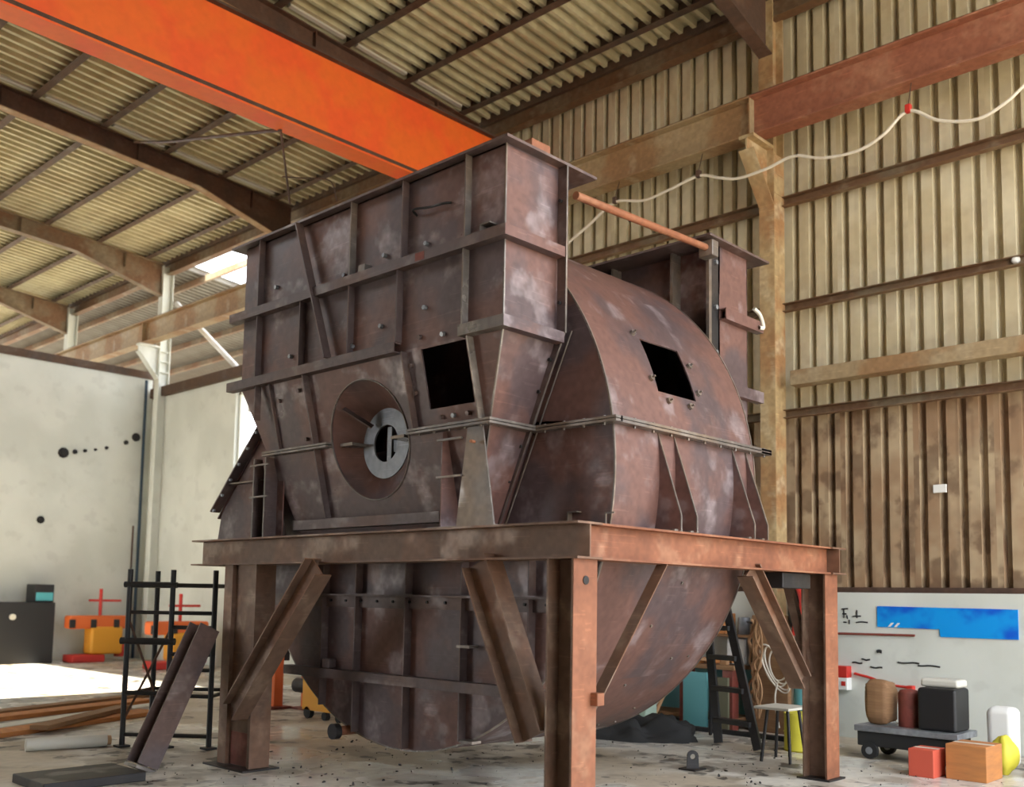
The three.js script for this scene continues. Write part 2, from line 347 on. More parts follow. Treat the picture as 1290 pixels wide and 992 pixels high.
// girts and eave beam
{
  const grt = 'horizontal wall girts'; const spec = [[6.44, 0.12], [5.1, 0.1], [3.78, 0.1]];
  const lab = ['upper brown wall girt crossing the sheeting below the runway beam', 'middle brown wall girt crossing the sheeting above the box beam', 'lower brown wall girt over the lap of the stained sheets'];
  spec.forEach(([y, h], i) => single('wall_girt', lab[i], 'girt', sweep(secC(0.09, h, 0.008), V(6.17, y, 5.5), V(6.17, y, -12.3)), M.girt, [6.2, y, -2], grt));
  single('box_beam', 'thick rusty box beam running out from the ochre column', 'beam', rb(5.92, 6.12, 4.08, 4.26, -1.78, 3.2, 0.01), M.runway, [6.0, 4.1, 0.7]);
  const e = thing('eave_beam', 'deep brown eave beam where roof and sheeted wall meet', 'beam', [6.1, 8.85, -10]);
  put('beam', sweep(secI(0.16, 0.3, 0.014, 0.01), V(6.08, 8.98, 5.5), V(6.08, 8.98, -30)), M.girt, e);
  put('strip', bb(5.98, 6.04, 9.05, 9.2, -30, 5.5), M.purlin, e);
}
// rafters with haunches, pale strips painted in for lit sheet ribs, purlins
const PURX = []; for (let x = 5.55; x > -4.2; x -= 1.13) PURX.push(x);
{
  const rl = ['brown roof rafter meeting the ochre column', 'brown roof rafter passing behind the orange crane girder', 'dark brown haunched roof rafter behind the fan', 'tan roof rafter ending at the white corner column', 'tan roof rafter beyond the white cross wall'];
  COLZ.slice(1).forEach((z, i) => {
    const t = thing('roof_rafter', rl[i], 'rafter', [6.0, 8.5, z - 0.1], 'roof rafters');
    const top = (x) => roofY(x) - 0.2, zc = z - 0.1, m = i > 2 ? M.girt : M.rafter;
    put('web', plateZ([[5.9, top(5.9)], [-4, top(-4)], [-4, top(-4) - 0.34], [3.9, top(3.9) - 0.34], [5.9, top(5.9) - 0.75]], zc - 0.006, zc + 0.006), m, t);
    put('top_flange', sweep(secR(0.18, 0.016), V(-4, top(-4), zc), V(5.9, top(5.9), zc)), m, t);
    put('bottom_flange', [sweep(secR(0.18, 0.016), V(-4, top(-4) - 0.34, zc), V(3.9, top(3.9) - 0.34, zc)), sweep(secR(0.18, 0.016), V(3.9, top(3.9) - 0.34, zc), V(5.9, top(5.9) - 0.75, zc))], i === 2 || i === 1 ? M.runway : m, t);
    for (let x = 5.0; x > -4; x -= 2.26) put('stiffener', bb(x - 0.006, x + 0.006, top(x) - 0.33, top(x), zc + 0.006, zc + 0.08), m, t);
    if (i < 3) for (let k = 0; k + 1 < PURX.length; k++) {
      const a = PURX[k + 1] + 0.1, b = PURX[k] - 0.12;
      if (i === 0 && k > 1) break;
      put('lit_strip', sweep(secR(0.07, 0.1), V(a, roofY(a) - 0.08, zc + 0.13), V(b, roofY(b) - 0.08, zc + 0.13)), M.pale, t, 'pale strip painting a lit sheet rib under the roof');
    }
  });
  PURX.forEach((x, i) => {
    const y = roofY(x) - 0.1;
    single('roof_purlin', 'dark steel roof purlin, ' + ['first', 'second', 'third', 'fourth', 'fifth', 'sixth', 'seventh', 'eighth', 'ninth'][i] + ' from the eave beam', 'purlin', sweep(secC(0.12, 0.19, 0.008), V(x, y, 5.5), V(x, y, -30)), M.purlin, [x, y, -10], 'roof purlins');
  });
}
// neighbouring lean-to beyond the opening above the white side wall
{
  const t = structure('roof_neighbour', new THREE.BoxGeometry(0.01, 0.01, 0.01).translate(9, 8.35, -20), M.sheetGrey, 'grey corrugated roof of the neighbouring bay');
  const g = sheetGeo(9, 0.4);
  for (let z = -12.6, k = 0; z > -52; z -= SHEETW, k++) {
    const o = piece(t, 'sheet', g, M.sheetGrey);
    const ax = V(0, 0, -1), ay = V(0.995, -0.0998, 0).normalize(), az = ax.clone().cross(ay);
    o.quaternion.setFromRotationMatrix(new THREE.Matrix4().makeBasis(ax, ay, az)); o.position.set(z > -17.2 ? 8.5 : 6.5, z > -17.2 ? 9.1 : 9.3, z);
  }
  for (let i = 0; i < 7; i++) { const x = 7.1 + i * 1.25; single('neighbour_purlin', 'rusty purlin under the grey roof of the neighbouring bay', 'purlin', bb(x, x + 0.07, 8.98 - 0.1 * (x - 7.1), 9.13 - 0.1 * (x - 7.1), -52, -12.6), M.girt, [x, 8.5, -30], 'neighbouring bay purlins'); }
  single('brace_pipe', 'pale diagonal brace pipe seen in the opening above the white wall', 'brace', rod(V(6.22, 8.15, -17.4), V(6.22, 6.2, -14.6), 0.06), M.whitePaint, [6.22, 6.2, -16]);
  single('neighbour_beam', 'bright white beam crossing the opening above the white wall', 'beam', bb(7.2, 7.34, 8.3, 8.55, -20, -13), M.white, [7.27, 8.3, -16]);
}
// overhead crane girder
{
  const t = thing('overhead_crane', 'orange overhead travelling crane girder under the roof', 'crane', [0, 7.4, -6.7]);
  put('web_plate', [bb(-13, 5.62, 7.41, 8.47, -6.515, -6.5), bb(-13, 5.62, 7.41, 8.47, -6.72, -6.705)], M.crane, t);
  put('bottom_flange', bb(-13, 5.55, 7.385, 7.41, -6.76, -6.44), M.crane, t);
  put('top_flange', bb(-13, 5.62, 8.47, 8.5, -6.78, -6.42), M.rafter, t);
  put('shadow_strip', bb(-13, 5.3, 7.41, 7.47, -6.5, -6.46), M.rafter, t);  // dark strip painting the shadow line above the bottom flange
  put('end_carriage', rb(5.42, 5.78, 7.68, 7.98, -7.9, -5.6, 0.02), M.crane, t);
  for (const z of [-7.5, -6.0]) put('wheel', rod(V(5.53, 7.78, z), V(5.67, 7.78, z), 0.11, 20), M.dark, t);
}
// festoon cable on the runway
{
  const P = [[-4.9, 6.42], [-4.5, 6.6], [-4.06, 6.8], [-3.6, 6.7], [-3.2, 6.73], [-2.75, 6.79], [-2.45, 6.68], [-2.19, 6.6], [-1.8, 6.61], [-1.46, 6.66], [-1.1, 6.53], [-0.69, 6.49], [-0.4, 6.58], [-0.12, 6.76], [0.2, 6.55], [0.57, 6.44], [0.85, 6.52], [1.2, 6.72], [1.5, 6.5], [2.2, 6.7]];
  single('festoon_cable', 'pale festoon cable hanging in loops along the sheeted wall', 'cable', tube(P.map(([z, y]) => V(5.45, y, z)), 0.018, 160, 8), M.cable, [5.45, 6.6, -1.5]);
  for (const [z, y] of [[-4.06, 6.8], [-2.75, 6.79], [-0.12, 6.76]]) {
    const c = thing('cable_trolley', z < -3 || z > -1 ? (z < -3 ? 'small clip holding the festoon cable above the fan' : 'red clip holding the festoon cable against the sheeting') : 'small dark clip holding the festoon cable beside the ochre column', 'clip', [5.45, y, z]);
    put('clip', rb(5.42, 5.48, y - 0.02, y + 0.07, z - 0.03, z + 0.03, 0.01), z > -1 ? M.red : M.rafter, c);
    put('hanger', rod(V(5.45, y + 0.06, z), V(5.55, 7.13, z), 0.006, 6), M.rafter, c);
  }
}
// thin line and hanging rope near the roof
{
  const t = thing('crane_pendant', 'thin dark pendant rod and slack cable hanging from the crane girder', 'pendant', [1.9, 6.2, -6.9]);
  put('rod', rod(V(1.94, 7.385, -6.7), V(2.12, 6.46, -6.7), 0.014, 8), M.rafter, t);
  put('cable', tube([V(1.94, 7.38, -6.7), V(2.0, 7.9, -8.6), V(2.3, 8.5, -10.4), V(2.63, 9.2, -12.3)], 0.022, 50, 6), M.rafter, t);
  put('wire', tube([V(1.99, 6.78, -6.7), V(2.3, 6.86, -6.7), V(2.72, 6.96, -6.7), V(2.85, 6.72, -6.7)], 0.008, 40, 6), M.rafter, t);
}

// ================================================================ THE SUPPORT FRAME
{
  const T = 1.987, B = 1.753, D = T - B, L = 4.7, FW = 3.44;
  const t = thing('steel_support_frame', 'rusty steel table frame of heavy I-beams carrying the fan', 'frame', [1.7, 0, -2.3]);
  const I = secI(0.25, D, 0.014, 0.012), Is = secI(0.2, D, 0.014, 0.012);
  put('long_beam', sweep(I, V(0, (T + B) / 2, 0), V(0, (T + B) / 2, -L)), M.frame, t);
  put('long_beam', sweep(I, V(FW, (T + B) / 2, 0), V(FW, (T + B) / 2, -L)), M.frame, t);
  const sb = put('short_beam', sweep(Is, V(0.01, (T + B) / 2, -0.12), V(FW - 0.01, (T + B) / 2, -0.12)), M.rust, t, 'orange short beam');
  put('sticker', bb(0.03, 0.13, 1.8, 1.9, -0.115, -0.112), M.cream, sb, 'pale yellow sticker');
  put('short_beam', sweep(Is, V(0.01, (T + B) / 2, -L + 0.12), V(FW - 0.01, (T + B) / 2, -L + 0.12)), M.frame, t);
  const LEG = secI(0.23, 0.22, 0.014, 0.012);
  const leg = (x, z, m) => put('leg', sweep(LEG, V(x, 0.015, z), V(x, B, z), V(0, 0, 1)), m, t);
  const l1 = leg(0, -0.15, M.frame); put('flange_plate', bb(-0.116, 0.116, 0.015, B, -0.041, -0.036), M.rust, l1, 'orange outer flange');  // outer face sheet coloured more orange than the rest of the leg
  put('plug', rod(V(-0.0, 1.62, -0.04), V(-0.0, 1.62, -0.03), 0.028, 16), M.dark, l1);
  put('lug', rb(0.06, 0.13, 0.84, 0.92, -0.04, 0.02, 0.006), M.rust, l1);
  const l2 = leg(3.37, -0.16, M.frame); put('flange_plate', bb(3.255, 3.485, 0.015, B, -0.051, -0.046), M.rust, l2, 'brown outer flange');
  leg(3.37, -4.4, M.frame);
  // the wide leg
  const l3 = put('leg', [bb(-0.1, 0.1, 0.015, B, -4.13, -4.0), bb(-0.06, 0.06, 0.015, B, -4.0, -3.66), bb(-0.1, 0.1, 0.015, B, -3.66, -3.62)], M.frame, t);
  put('patch', bb(-0.064, -0.06, 0.02, 0.3, -3.98, -3.68), M.faded, l3, 'faded red painted patch at the foot');
  for (const [x, z, w] of [[0, -0.15, 0.15], [3.37, -0.16, 0.15], [3.37, -4.4, 0.15]]) put('foot_plate', bb(x - w, x + w, 0, 0.015, z - w, z + w), M.dark, t);
  put('foot_plate', bb(-0.2, 0.16, 0, 0.015, -4.2, -3.55), M.dark, t);
  // braces
  const C = secC(0.12, 0.2, 0.012);
  put('brace', sweep(secI(0.16, 0.2, 0.012, 0.012), V(-0.19, 1.72, -2.6), V(-0.19, 0.5, -3.72), V(0, 0, 1)), M.frame, t);
  put('brace', sweep(secI(0.16, 0.24, 0.012, 0.012), V(-0.02, 1.75, -0.95), V(-0.02, 0.62, -0.42), V(0, 0, 1)), M.frame, t);
  put('brace', sweep(secL(0.09, 0.09, 0.008), V(0.85, 1.75, -0.1), V(0.12, 0.86, -0.1), V(0, 0, 1)), M.frame, t);
  put('brace', sweep(secI(0.14, 0.16, 0.012, 0.01), V(2.15, 1.75, -0.14), V(2.98, 0.84, -0.14), V(1, 0, 0)), M.frame, t);
  put('brace', sweep(secL(0.07, 0.07, 0.008), V(3.3, 1.74, -0.42), V(3.3, 0.9, -0.2), V(1, 0, 0)), M.frame, t);
  put('web_stub', rb(2.62, 3.1, 1.62, 1.75, -0.3, -0.1, 0.01), M.dark, t);
}

// ================================================================ THE FAN
const XD = 0.475, XE = 2.32, RD = 2.15, YC = 2.42, ZC = -2.33, YS = 2.72;
const fan = thing('industrial_fan_casing', 'huge unpainted double inlet fan casing of rusty steel plate', 'fan casing', [1.4, 1.99, -2.33]);
{
  // ---- drum : two side plates, wrap plate with an inspection opening, split flanges
  const yS = YS;
  const arcPts = (a0, a1, n, R = RD) => { const o = []; for (let i = 0; i <= n; i++) { const a = a0 + (a1 - a0) * i / n; o.push([ZC + R * Math.cos(a), YC + R * Math.sin(a)]); } return o; };
  const aS = Math.asin((yS - YC) / RD);
  const drum = put('scroll_casing', [plateX(arcPts(-Math.PI - aS, aS, 90), XD, XD + 0.012, [arcPts(0, Math.PI * 2 - 0.05, 30, 0.5)]), plateX(arcPts(aS, Math.PI - aS, 60), XD, XD + 0.012)], M.fanSide, fan);
  put('side_plate', [plateX(arcPts(-Math.PI - aS, aS, 90), XE - 0.012, XE), plateX(arcPts(aS, Math.PI - aS, 60), XE - 0.012, XE)], M.fanSide, drum);
  // wrap with a hole : cells of a grid (angle, x), outer and inner faces and rims
  function wrap(as, xs, skip) {
    const pos = [], nor = [], q = (a, b, c, d, f) => { for (const p of [a, b, c, a, c, d]) { pos.push(...p[0]); nor.push(...(f || p[1])); } };
    const at = (a, x, R) => [[x, YC + R * Math.sin(a), ZC + R * Math.cos(a)], [0, Math.sin(a), Math.cos(a)]];
    const flip = (p) => [p[0], p[1].map((v) => -v)];
    const R0 = RD - 0.012, has = (i, j) => i >= 0 && j >= 0 && i < as.length - 1 && j < xs.length - 1 && !skip(i, j);
    for (let i = 0; i + 1 < as.length; i++) for (let j = 0; j + 1 < xs.length; j++) {
      if (!has(i, j)) continue;
      const a = as[i], b = as[i + 1], x = xs[j], y = xs[j + 1];
      q(at(a, x, RD), at(a, y, RD), at(b, y, RD), at(b, x, RD));
      q(flip(at(a, x, R0)), flip(at(b, x, R0)), flip(at(b, y, R0)), flip(at(a, y, R0)));
      if (!has(i, j - 1)) q(at(a, x, R0), at(a, x, RD), at(b, x, RD), at(b, x, R0), [-1, 0, 0]);
      if (!has(i, j + 1)) q(at(a, y, R0), at(b, y, R0), at(b, y, RD), at(a, y, RD), [1, 0, 0]);
      const ta = [0, -Math.cos(a), Math.sin(a)], tb = [0, Math.cos(b), -Math.sin(b)];
      if (!has(i - 1, j)) q(at(a, x, R0), at(a, y, R0), at(a, y, RD), at(a, x, RD), ta);
      if (!has(i + 1, j)) q(at(b, x, R0), at(b, x, RD), at(b, y, RD), at(b, y, R0), tb);
    }
    const g = new THREE.BufferGeometry(); g.setAttribute('position', new THREE.Float32BufferAttribute(pos, 3)); g.setAttribute('normal', new THREE.Float32BufferAttribute(nor, 3)); return g;
  }
  const rad = Math.PI / 180, as = [aS]; for (let d = 10; d < 171; d += 2) as.push(d * rad); as.splice(1, 0, 9 * rad);
  const A = [...new Set([aS, 10 * rad, 12 * rad, 14 * rad, 16.5 * rad, 18.5 * rad, 20.5 * rad, 22.5 * rad, 24.5 * rad, 26.5 * rad, 28.8 * rad])]; for (let d = 31; d < 172; d += 2.5) A.push(d * rad); A.push(Math.PI - aS);
  const XX = [XD + 0.012, 1.1, 1.6, XE - 0.012];
  put('wrap_plate', wrap(A, XX, (i, j) => j === 1 && i >= 4 && i < 10), M.wrap, drum, 'curved purplish wrap plate with an open inspection hole');
  const Bq = []; for (let d = -180 - aS / rad; d <= aS / rad + 0.01; d += (180 + 2 * aS / rad) / 90) Bq.push(d * rad);
  put('wrap_plate', wrap(Bq, [XD + 0.012, XE - 0.012], () => false), M.wrap, drum, 'curved purplish lower wrap plate');
  // rims of the side plates, slightly proud of the wrap
  const rim = (x0, x1) => plateX([...arcPts(-Math.PI - aS, aS, 90, RD + 0.005), ...arcPts(-Math.PI - aS, aS, 90, RD - 0.008).reverse()], x0, x1);
  const rim2 = (x0, x1) => plateX([...arcPts(aS, Math.PI - aS, 60, RD + 0.005), ...arcPts(aS, Math.PI - aS, 60, RD - 0.008).reverse()], x0, x1);
  put('rim_edge', [rim(XD - 0.003, XD + 0.01), rim2(XD - 0.003, XD + 0.01)], M.edge, drum, 'bright ground plate edge');
  put('rim_edge', [rim(XE - 0.01, XE + 0.003), rim2(XE - 0.01, XE + 0.003)], M.edge, drum, 'bright ground plate edge');
  // studs round the opening
  for (const [a, x] of [[29.5, 1.03], [25, 1.66], [18.5, 1.65], [19, 1.04], [14.8, 1.2], [14.8, 1.48]]) {
    const n = V(0, Math.sin(a * rad), Math.cos(a * rad)), p = V(x, YC, ZC).addScaledVector(n, RD + 0.012);
    const m = put('clamp_stud', bolt(p, n, 0.026, 0.024), M.edge, drum); put('stud_pin', rod(p, p.clone().addScaledVector(n, 0.035), 0.008, 8), M.edge, m).name = 'stud_pin';
  }
  for (let i = 0; i < 9; i++) {
    const a = rr(-70, -20) * rad, x = rr(0.7, 2.2), n = V(0, Math.sin(a), Math.cos(a)), p = V(x, YC, ZC).addScaledVector(n, RD + 0.004);
    put('plug_weld', bolt(p, n, 0.013, 0.012), M.edge, drum);
  }
  // split flange : pairs of bars round the wrap
  const zE = ZC + RD * Math.cos(aS);
  put('split_flange', [bb(XD - 0.02, XE + 0.16, yS - 0.022, yS - 0.003, zE - 0.02, zE + 0.085), bb(XD - 0.02, XE + 0.16, yS + 0.003, yS + 0.022, zE - 0.02, zE + 0.085)], M.edge, drum);
  put('split_flange', [bb(XD - 0.075, XD, yS - 0.02, yS - 0.003, -0.92, zE + 0.085), bb(XD - 0.075, XD, yS + 0.003, yS + 0.02, -0.92, zE + 0.085)], M.edge, drum);
  put('split_flange', [bb(XE, XE + 0.16, yS - 0.02, yS + 0.02, -0.92, zE + 0.085)], M.edge, drum);
  for (let i = 0; i < 9; i++) put('flange_bolt', rod(V(XD + 0.18 + i * 0.22, yS - 0.04, zE + 0.05), V(XD + 0.18 + i * 0.22, yS + 0.035, zE + 0.05), 0.011, 6), M.edge, drum);
  for (let i = 0; i < 4; i++) put('flange_bolt', rod(V(XD - 0.045, yS - 0.035, -0.78 + i * 0.18), V(XD - 0.045, yS + 0.03, -0.78 + i * 0.18), 0.011, 6), M.edge, drum);
  // gusset plates under the split flange
  for (const x of [1.0, 1.2, 2.0, 2.2]) {
    const zi = -0.22;
    const gp = put('gusset_plate', plateX([[zi - 0.1, 1.989], [zi - 0.1, yS - 0.024], [zi + 0.02, yS - 0.024], [0.0, 2.1], [0.0, 1.989]], x - 0.006, x + 0.006), M.fanSide, drum);
    put('plate_edge', [sweep(secR(0.014, 0.008), V(x, yS - 0.024, zi + 0.022), V(x, 2.1, 0.002), V(0, 0, 1)), bb(x - 0.007, x + 0.007, 1.99, 2.1, -0.002, 0.006)], M.edge, gp, 'bright cut edge');
    put('foot_pad', bb(x - 0.05, x + 0.05, 1.988, 2.0, -0.2, -0.02), M.edge, gp);
  }
  // small clips on the side plate near the frame
  put('angle_clip', [bb(XD - 0.05, XD, 2.1, 2.108, -0.56, -0.47), bb(XD - 0.05, XD, 2.02, 2.108, -0.56, -0.552)], M.edge, drum);
  put('angle_clip', [bb(XD - 0.03, XD - 0.02, 1.987, 2.09, -0.24, -0.23), bb(XD - 0.03, XD - 0.02, 2.08, 2.09, -0.24, -0.16)], M.edge, drum);
  // ribs of the side plate below the frame
  const x0 = XD - 0.075;
  for (const z of [-3.35, -2.88, -2.235, -1.585, -0.89]) {
    const yb = YC - Math.sqrt(RD * RD - (z - ZC) * (z - ZC)) + 0.02;
    for (const [a, b] of [[yb, 0.785], [0.87, 1.49], [1.52, 1.97]]) if (b - a > 0.06) put('rib', bb(x0, XD, a, b, z - 0.006, z + 0.006), M.bar, drum);
  }
  put('stiffener_bar', [bb(XD - 0.09, XD - 0.08, 0.785, 0.865, -3.88, -0.6), bb(XD - 0.08, XD, 0.855, 0.865, -3.88, -0.6), bb(XD - 0.08, XD, 0.785, 0.795, -3.88, -0.6)], M.bar, drum);
  put('bolted_flange', [bb(x0 - 0.02, XD, 1.497, 1.51, -4.3, -0.4), bb(XD - 0.03, XD - 0.012, 1.4, 1.497, -4.3, -0.4)], M.bar, drum);
  for (let i = 0; i < 16; i++) put('flange_bolt', bolt(V(XD - 0.036, 1.455, -3.9 + i * 0.21), V(-1, 0, 0), 0.012, 0.014), M.dark, drum);
  for (const [z, y] of [[-1.5, 1.12], [-1.45, 0.42]]) put('angle_clip', bb(x0 - 0.02, XD, y, y + 0.02, z - 0.1, z + 0.04), M.edge, drum);
  put('clip_block', rb(XD - 0.09, XD - 0.01, 0.87, 0.95, -3.3, -3.2, 0.008), M.bar, drum);
  const dp = put('drain_stub', rod(V(XD + 0.15, 0.36, -3.0), V(XD - 0.12, 0.36, -3.0), 0.04, 16), M.rust, drum); put('drain_cap', rod(V(XD - 0.12, 0.36, -3.0), V(XD - 0.18, 0.36, -3.0), 0.065, 20), M.dark, dp);

  // ---- front inlet box
  const YT = 4.61, Y3 = 3.32, SL = 0.241, XB = -0.14, zN = -0.66, zF = -3.92, XO = -0.215;
  const fx = (y) => y > Y3 ? XB : XB + SL * (Y3 - y);                    // front face
  const zn = (y) => y > Y3 ? zN : zN - 0.42 * (Y3 - y), znb = (y) => y > Y3 + 0.06 ? -0.58 : -0.58 - 0.455 * (Y3 + 0.06 - y);
  const zf = (y) => 2 * -2.29 - zn(y);
  const T = 0.012;
  const box = put('inlet_box', bb(XB, XB + T, Y3, YT, zF, zN), M.fan, fan, 'tall dark front inlet box');
  // sloping front with a hand hole and the shaft recess
  const sl = Math.hypot(1, SL), toW = new THREE.Matrix4().makeBasis(V(0, 0, 1), V(-SL, 1, 0).divideScalar(sl), V(-1, -SL, 0).divideScalar(sl)).setPosition(XB, Y3, 0);
  const tOf = (y) => (y - Y3) * sl;
  const ZR = -2.25, RR = 0.475;
  function slopePlate(y0, y1, holes) {
    const s = new THREE.Shape([[zf(y0), tOf(y0)], [zn(y0), tOf(y0)], [zn(y1), tOf(y1)], [zf(y1), tOf(y1)]].map((p) => new THREE.Vector2(...p)));
    for (const h of holes) s.holes.push(new THREE.Path(h.map((p) => new THREE.Vector2(...p))));
    const g = new THREE.ExtrudeGeometry(s, { depth: T, bevelEnabled: false }); g.translate(0, 0, -T); g.applyMatrix4(toW); return g;
  }
  const circ = (a0, a1, n, r = RR) => { const o = []; for (let i = 0; i <= n; i++) { const a = a0 + (a1 - a0) * i / n; o.push([ZR + r * Math.cos(a), tOf(YS) + r * Math.sin(a)]); } return o; };
  // upper slope : cut the half circle out of its outline
  function slopeHalf(y0, y1, upper, holes) {
    const half = upper ? circ(0, Math.PI, 40) : circ(0, -Math.PI, 40);
    const ym = YS, o = upper
      ? [[zf(ym), tOf(ym)], ...half.slice().reverse(), [zn(ym), tOf(ym)], [zn(y1), tOf(y1)], [zf(y1), tOf(y1)]]
      : [[zn(ym), tOf(ym)], ...half, [zf(ym), tOf(ym)], [zf(y0), tOf(y0)], [zn(y0), tOf(y0)]];
    const s = new THREE.Shape(o.map((p) => new THREE.Vector2(...p)));
    for (const h of holes) s.holes.push(new THREE.Path(h.map((p) => new THREE.Vector2(...p))));
    const g = new THREE.ExtrudeGeometry(s, { depth: T, bevelEnabled: false }); g.translate(0, 0, -T); g.applyMatrix4(toW); return g;
  }
  const door = [[-1.5, tOf(2.87)], [-1.03, tOf(2.87)], [-1.03, tOf(3.3)], [-1.5, tOf(3.3)]];
  put('sloping_panel', slopeHalf(YS, Y3, true, [door]), M.fan, box);
  put('sloping_panel', slopeHalf(2.0, YS, false, []), M.fan, box);
  // side panels (+z and -z), back strip joins the drum
  const sideGeo = (s) => {
    const pos = [], quad = (a, b, c, d) => pos.push(...a, ...b, ...c, ...a, ...c, ...d);
    const zz = (y, front) => { const v = y > Y3 ? zn(y) : front ? zn(y) : zn(y) - 0.02; return s > 0 ? v : -4.58 - v; };
    const ys = [YT, Y3, YS, 2.0];
    for (let i = 0; i < 3; i++) {
      const a = ys[i], b = ys[i + 1]; const P = (y, x, f, o) => [x, y, zz(y, f) + s * o];
      quad(P(a, fx(a), 1, 0), P(b, fx(b), 1, 0), P(b, XD, 0, 0), P(a, XD, 0, 0));
      quad(P(a, fx(a), 1, -T), P(a, XD, 0, -T), P(b, XD, 0, -T), P(b, fx(b), 1, -T));
    }
    const g = new THREE.BufferGeometry(); g.setAttribute('position', new THREE.Float32BufferAttribute(pos, 3)); g.computeVertexNormals(); return g;
  };
  put('side_panel', sideGeo(1), M.pink, box, 'pinkish brown end panel'); put('side_panel', sideGeo(-1), M.fan, box);
  put('corner_edge', [bb(XB - 0.006, XB + 0.006, Y3, YT, zN - 0.004, zN + 0.006), sweep(secR(0.012, 0.012), V(fx(Y3), Y3, zN), V(fx(2.0), 2.0, zn(2.0)), V(1, 0, 0))], M.edge, box, 'bright corner weld');
  put('top_flange', bb(XO, 0.75, YT, YT + 0.02, -4.06, -0.58), M.bar, box);
  put('top_panel', bb(XB, XD, YT - 0.012, YT, zF, zN), M.fan, box);
  put('lifting_block', rb(0.16, 0.36, YT + 0.02, YT + 0.16, -0.84, -0.7, 0.008), M.rust, box, 'rusty block standing on the top flange');
  // back flange following the end panel, with bolts
  const bf = (s) => { const q = (z) => s > 0 ? z : -4.58 - z; return [bb(XD - 0.07, XD - 0.058, 3.38, YT, Math.min(q(-0.66), q(-0.58)), Math.max(q(-0.66), q(-0.58))), sweep(secR(0.012, 0.09), V(XD - 0.064, 3.4, q(-0.63)), V(XD - 0.064, 2.0, q(-0.63 - 0.455 * 1.38)), V(0, 0, 1))]; };
  put('bolt_flange', bf(1), M.bar, box); put('bolt_flange', bf(-1), M.bar, box);
  put('flange_edge', [bb(XD - 0.072, XD - 0.056, 3.38, YT, -0.584, -0.576), sweep(secR(0.016, 0.008), V(XD - 0.064, 3.4, -0.58), V(XD - 0.064, 2.0, -0.58 - 0.455 * 1.4), V(0, 0, 1))], M.edge, box, 'bright flange edge');
  put('flange_edge', sweep(secR(0.012, 0.008), V(XD - 0.02, 3.4, -0.56), V(XD - 0.02, 2.0, -0.56 - 0.455 * 1.4), V(0, 0, 1)), M.edge, box, 'bright flange edge');
  for (const y of [4.35, 3.97, 3.6, 3.2, 2.98, 2.6, 2.35, 2.15]) put('flange_bolt', bolt(V(XD - 0.085, y, znb(y) - 0.045), V(-1, 0, 0), 0.014, 0.02), M.dark, box);
  // horizontal stiffener bars
  const barFront = (y0, y1, z0, z1, x0 = XO, xb = XB) => [bb(x0, x0 + 0.01, y0, y1, z0, z1), bb(x0 + 0.01, xb, y1 - 0.01, y1, z0, z1), bb(x0 + 0.01, xb, y0, y0 + 0.01, z0, z1)];
  const H1 = [3.93, 4.007], H2 = [3.305, 3.385];
  put('stiffener_bar', barFront(...H1, -4.05, -0.585), M.bar, box);
  put('stiffener_bar', [bb(XB, XD - 0.072, H1[1] - 0.011, H1[1] - 0.001, zN, -0.586), bb(XO + 0.001, XD - 0.072, H1[0] + 0.001, H1[1] - 0.001, -0.594, -0.584), bb(XB, XD - 0.072, H1[0] + 0.001, H1[0] + 0.011, zN, -0.595)], M.pink, box);
  put('stiffener_bar', barFront(...H2, -1.03, -0.585), M.edge, box);
  put('stiffener_bar', [bb(XB, XD - 0.072, H2[1] - 0.011, H2[1] - 0.001, zN, -0.586), bb(XO + 0.001, XD - 0.072, H2[0] + 0.001, H2[1] - 0.001, -0.594, -0.584), bb(XB, XD - 0.072, H2[0] + 0.001, H2[0] + 0.011, zN, -0.595)], M.pink, box);
  put('stiffener_bar', barFront(H2[0] - 0.005, H2[1] - 0.005, -4.05, -1.72), M.bar, box);
  put('red_paint_mark', bb(XO - 0.001, XO, 3.94, 4.0, -1.5, -1.4), M.faded, box);
  put('stiffener_bar', barFront(2.05, 2.13, -3.36, -1.5, fx(2.09) - 0.075, fx(2.09) + 0.01), M.bar, box);
  // vertical fins
  const finV = (z, y0, y1, m = M.bar) => put('fin', bb(-0.2, XB, y0, y1, z - 0.006, z + 0.006), m, box);
  finV(-3.62, 4.007, YT); finV(-3.62, 3.385, 3.93);
  finV(-2.97, 3.385, 3.93); finV(-2.31, 4.007, YT, M.edge); finV(-2.31, 3.385, 3.93);
  finV(-1.68, 4.007, YT); finV(-1.72, 3.385, 3.93); finV(-1.0, 4.007, YT, M.edge); finV(-1.01, 3.385, 3.93, M.edge);
  finV(-3.6, 3.0, 3.3, M.bar);
  put('leaning_fin', sweep(secR(0.012, 0.075), V(-0.205, YT, -3.02), V(-0.205, 3.385, -2.55), V(1, 0, 0)), M.bar, box);
  const finS = (z, y0, y1, w = 0.06, m = M.bar) => { const g = plateZ([[fx(y0), y0], [fx(y0) - w, y0], [fx(y1) - w, y1], [fx(y1), y1]], z - 0.006, z + 0.006); return put('fin', g, m, box); };
  finS(-0.96, YS + 0.02, 3.3, 0.06, M.edge); finS(-2.91, YS + 0.02, 3.3); finS(-2.91, 2.14, YS - 0.02); finS(-1.66, YS + 0.02, 3.3); finS(-3.45, YS + 0.02, 3.3, 0.03);
  // bulkhead lugs and bolts
  for (const [z, y, x] of [[-2.43, 4.05, XB], [-1.93, 4.1, XB], [-1.45, 4.08, XB], [-1.95, 3.55, XB], [-1.45, 3.6, XB], [-2.3, 3.45, XB], [-3.15, 3.5, XB], [-3.4, 4.15, XB]]) put('stud', bolt(V(x - 0.014, y, z), V(-1, 0, 0), 0.018, 0.03), M.galv, box);
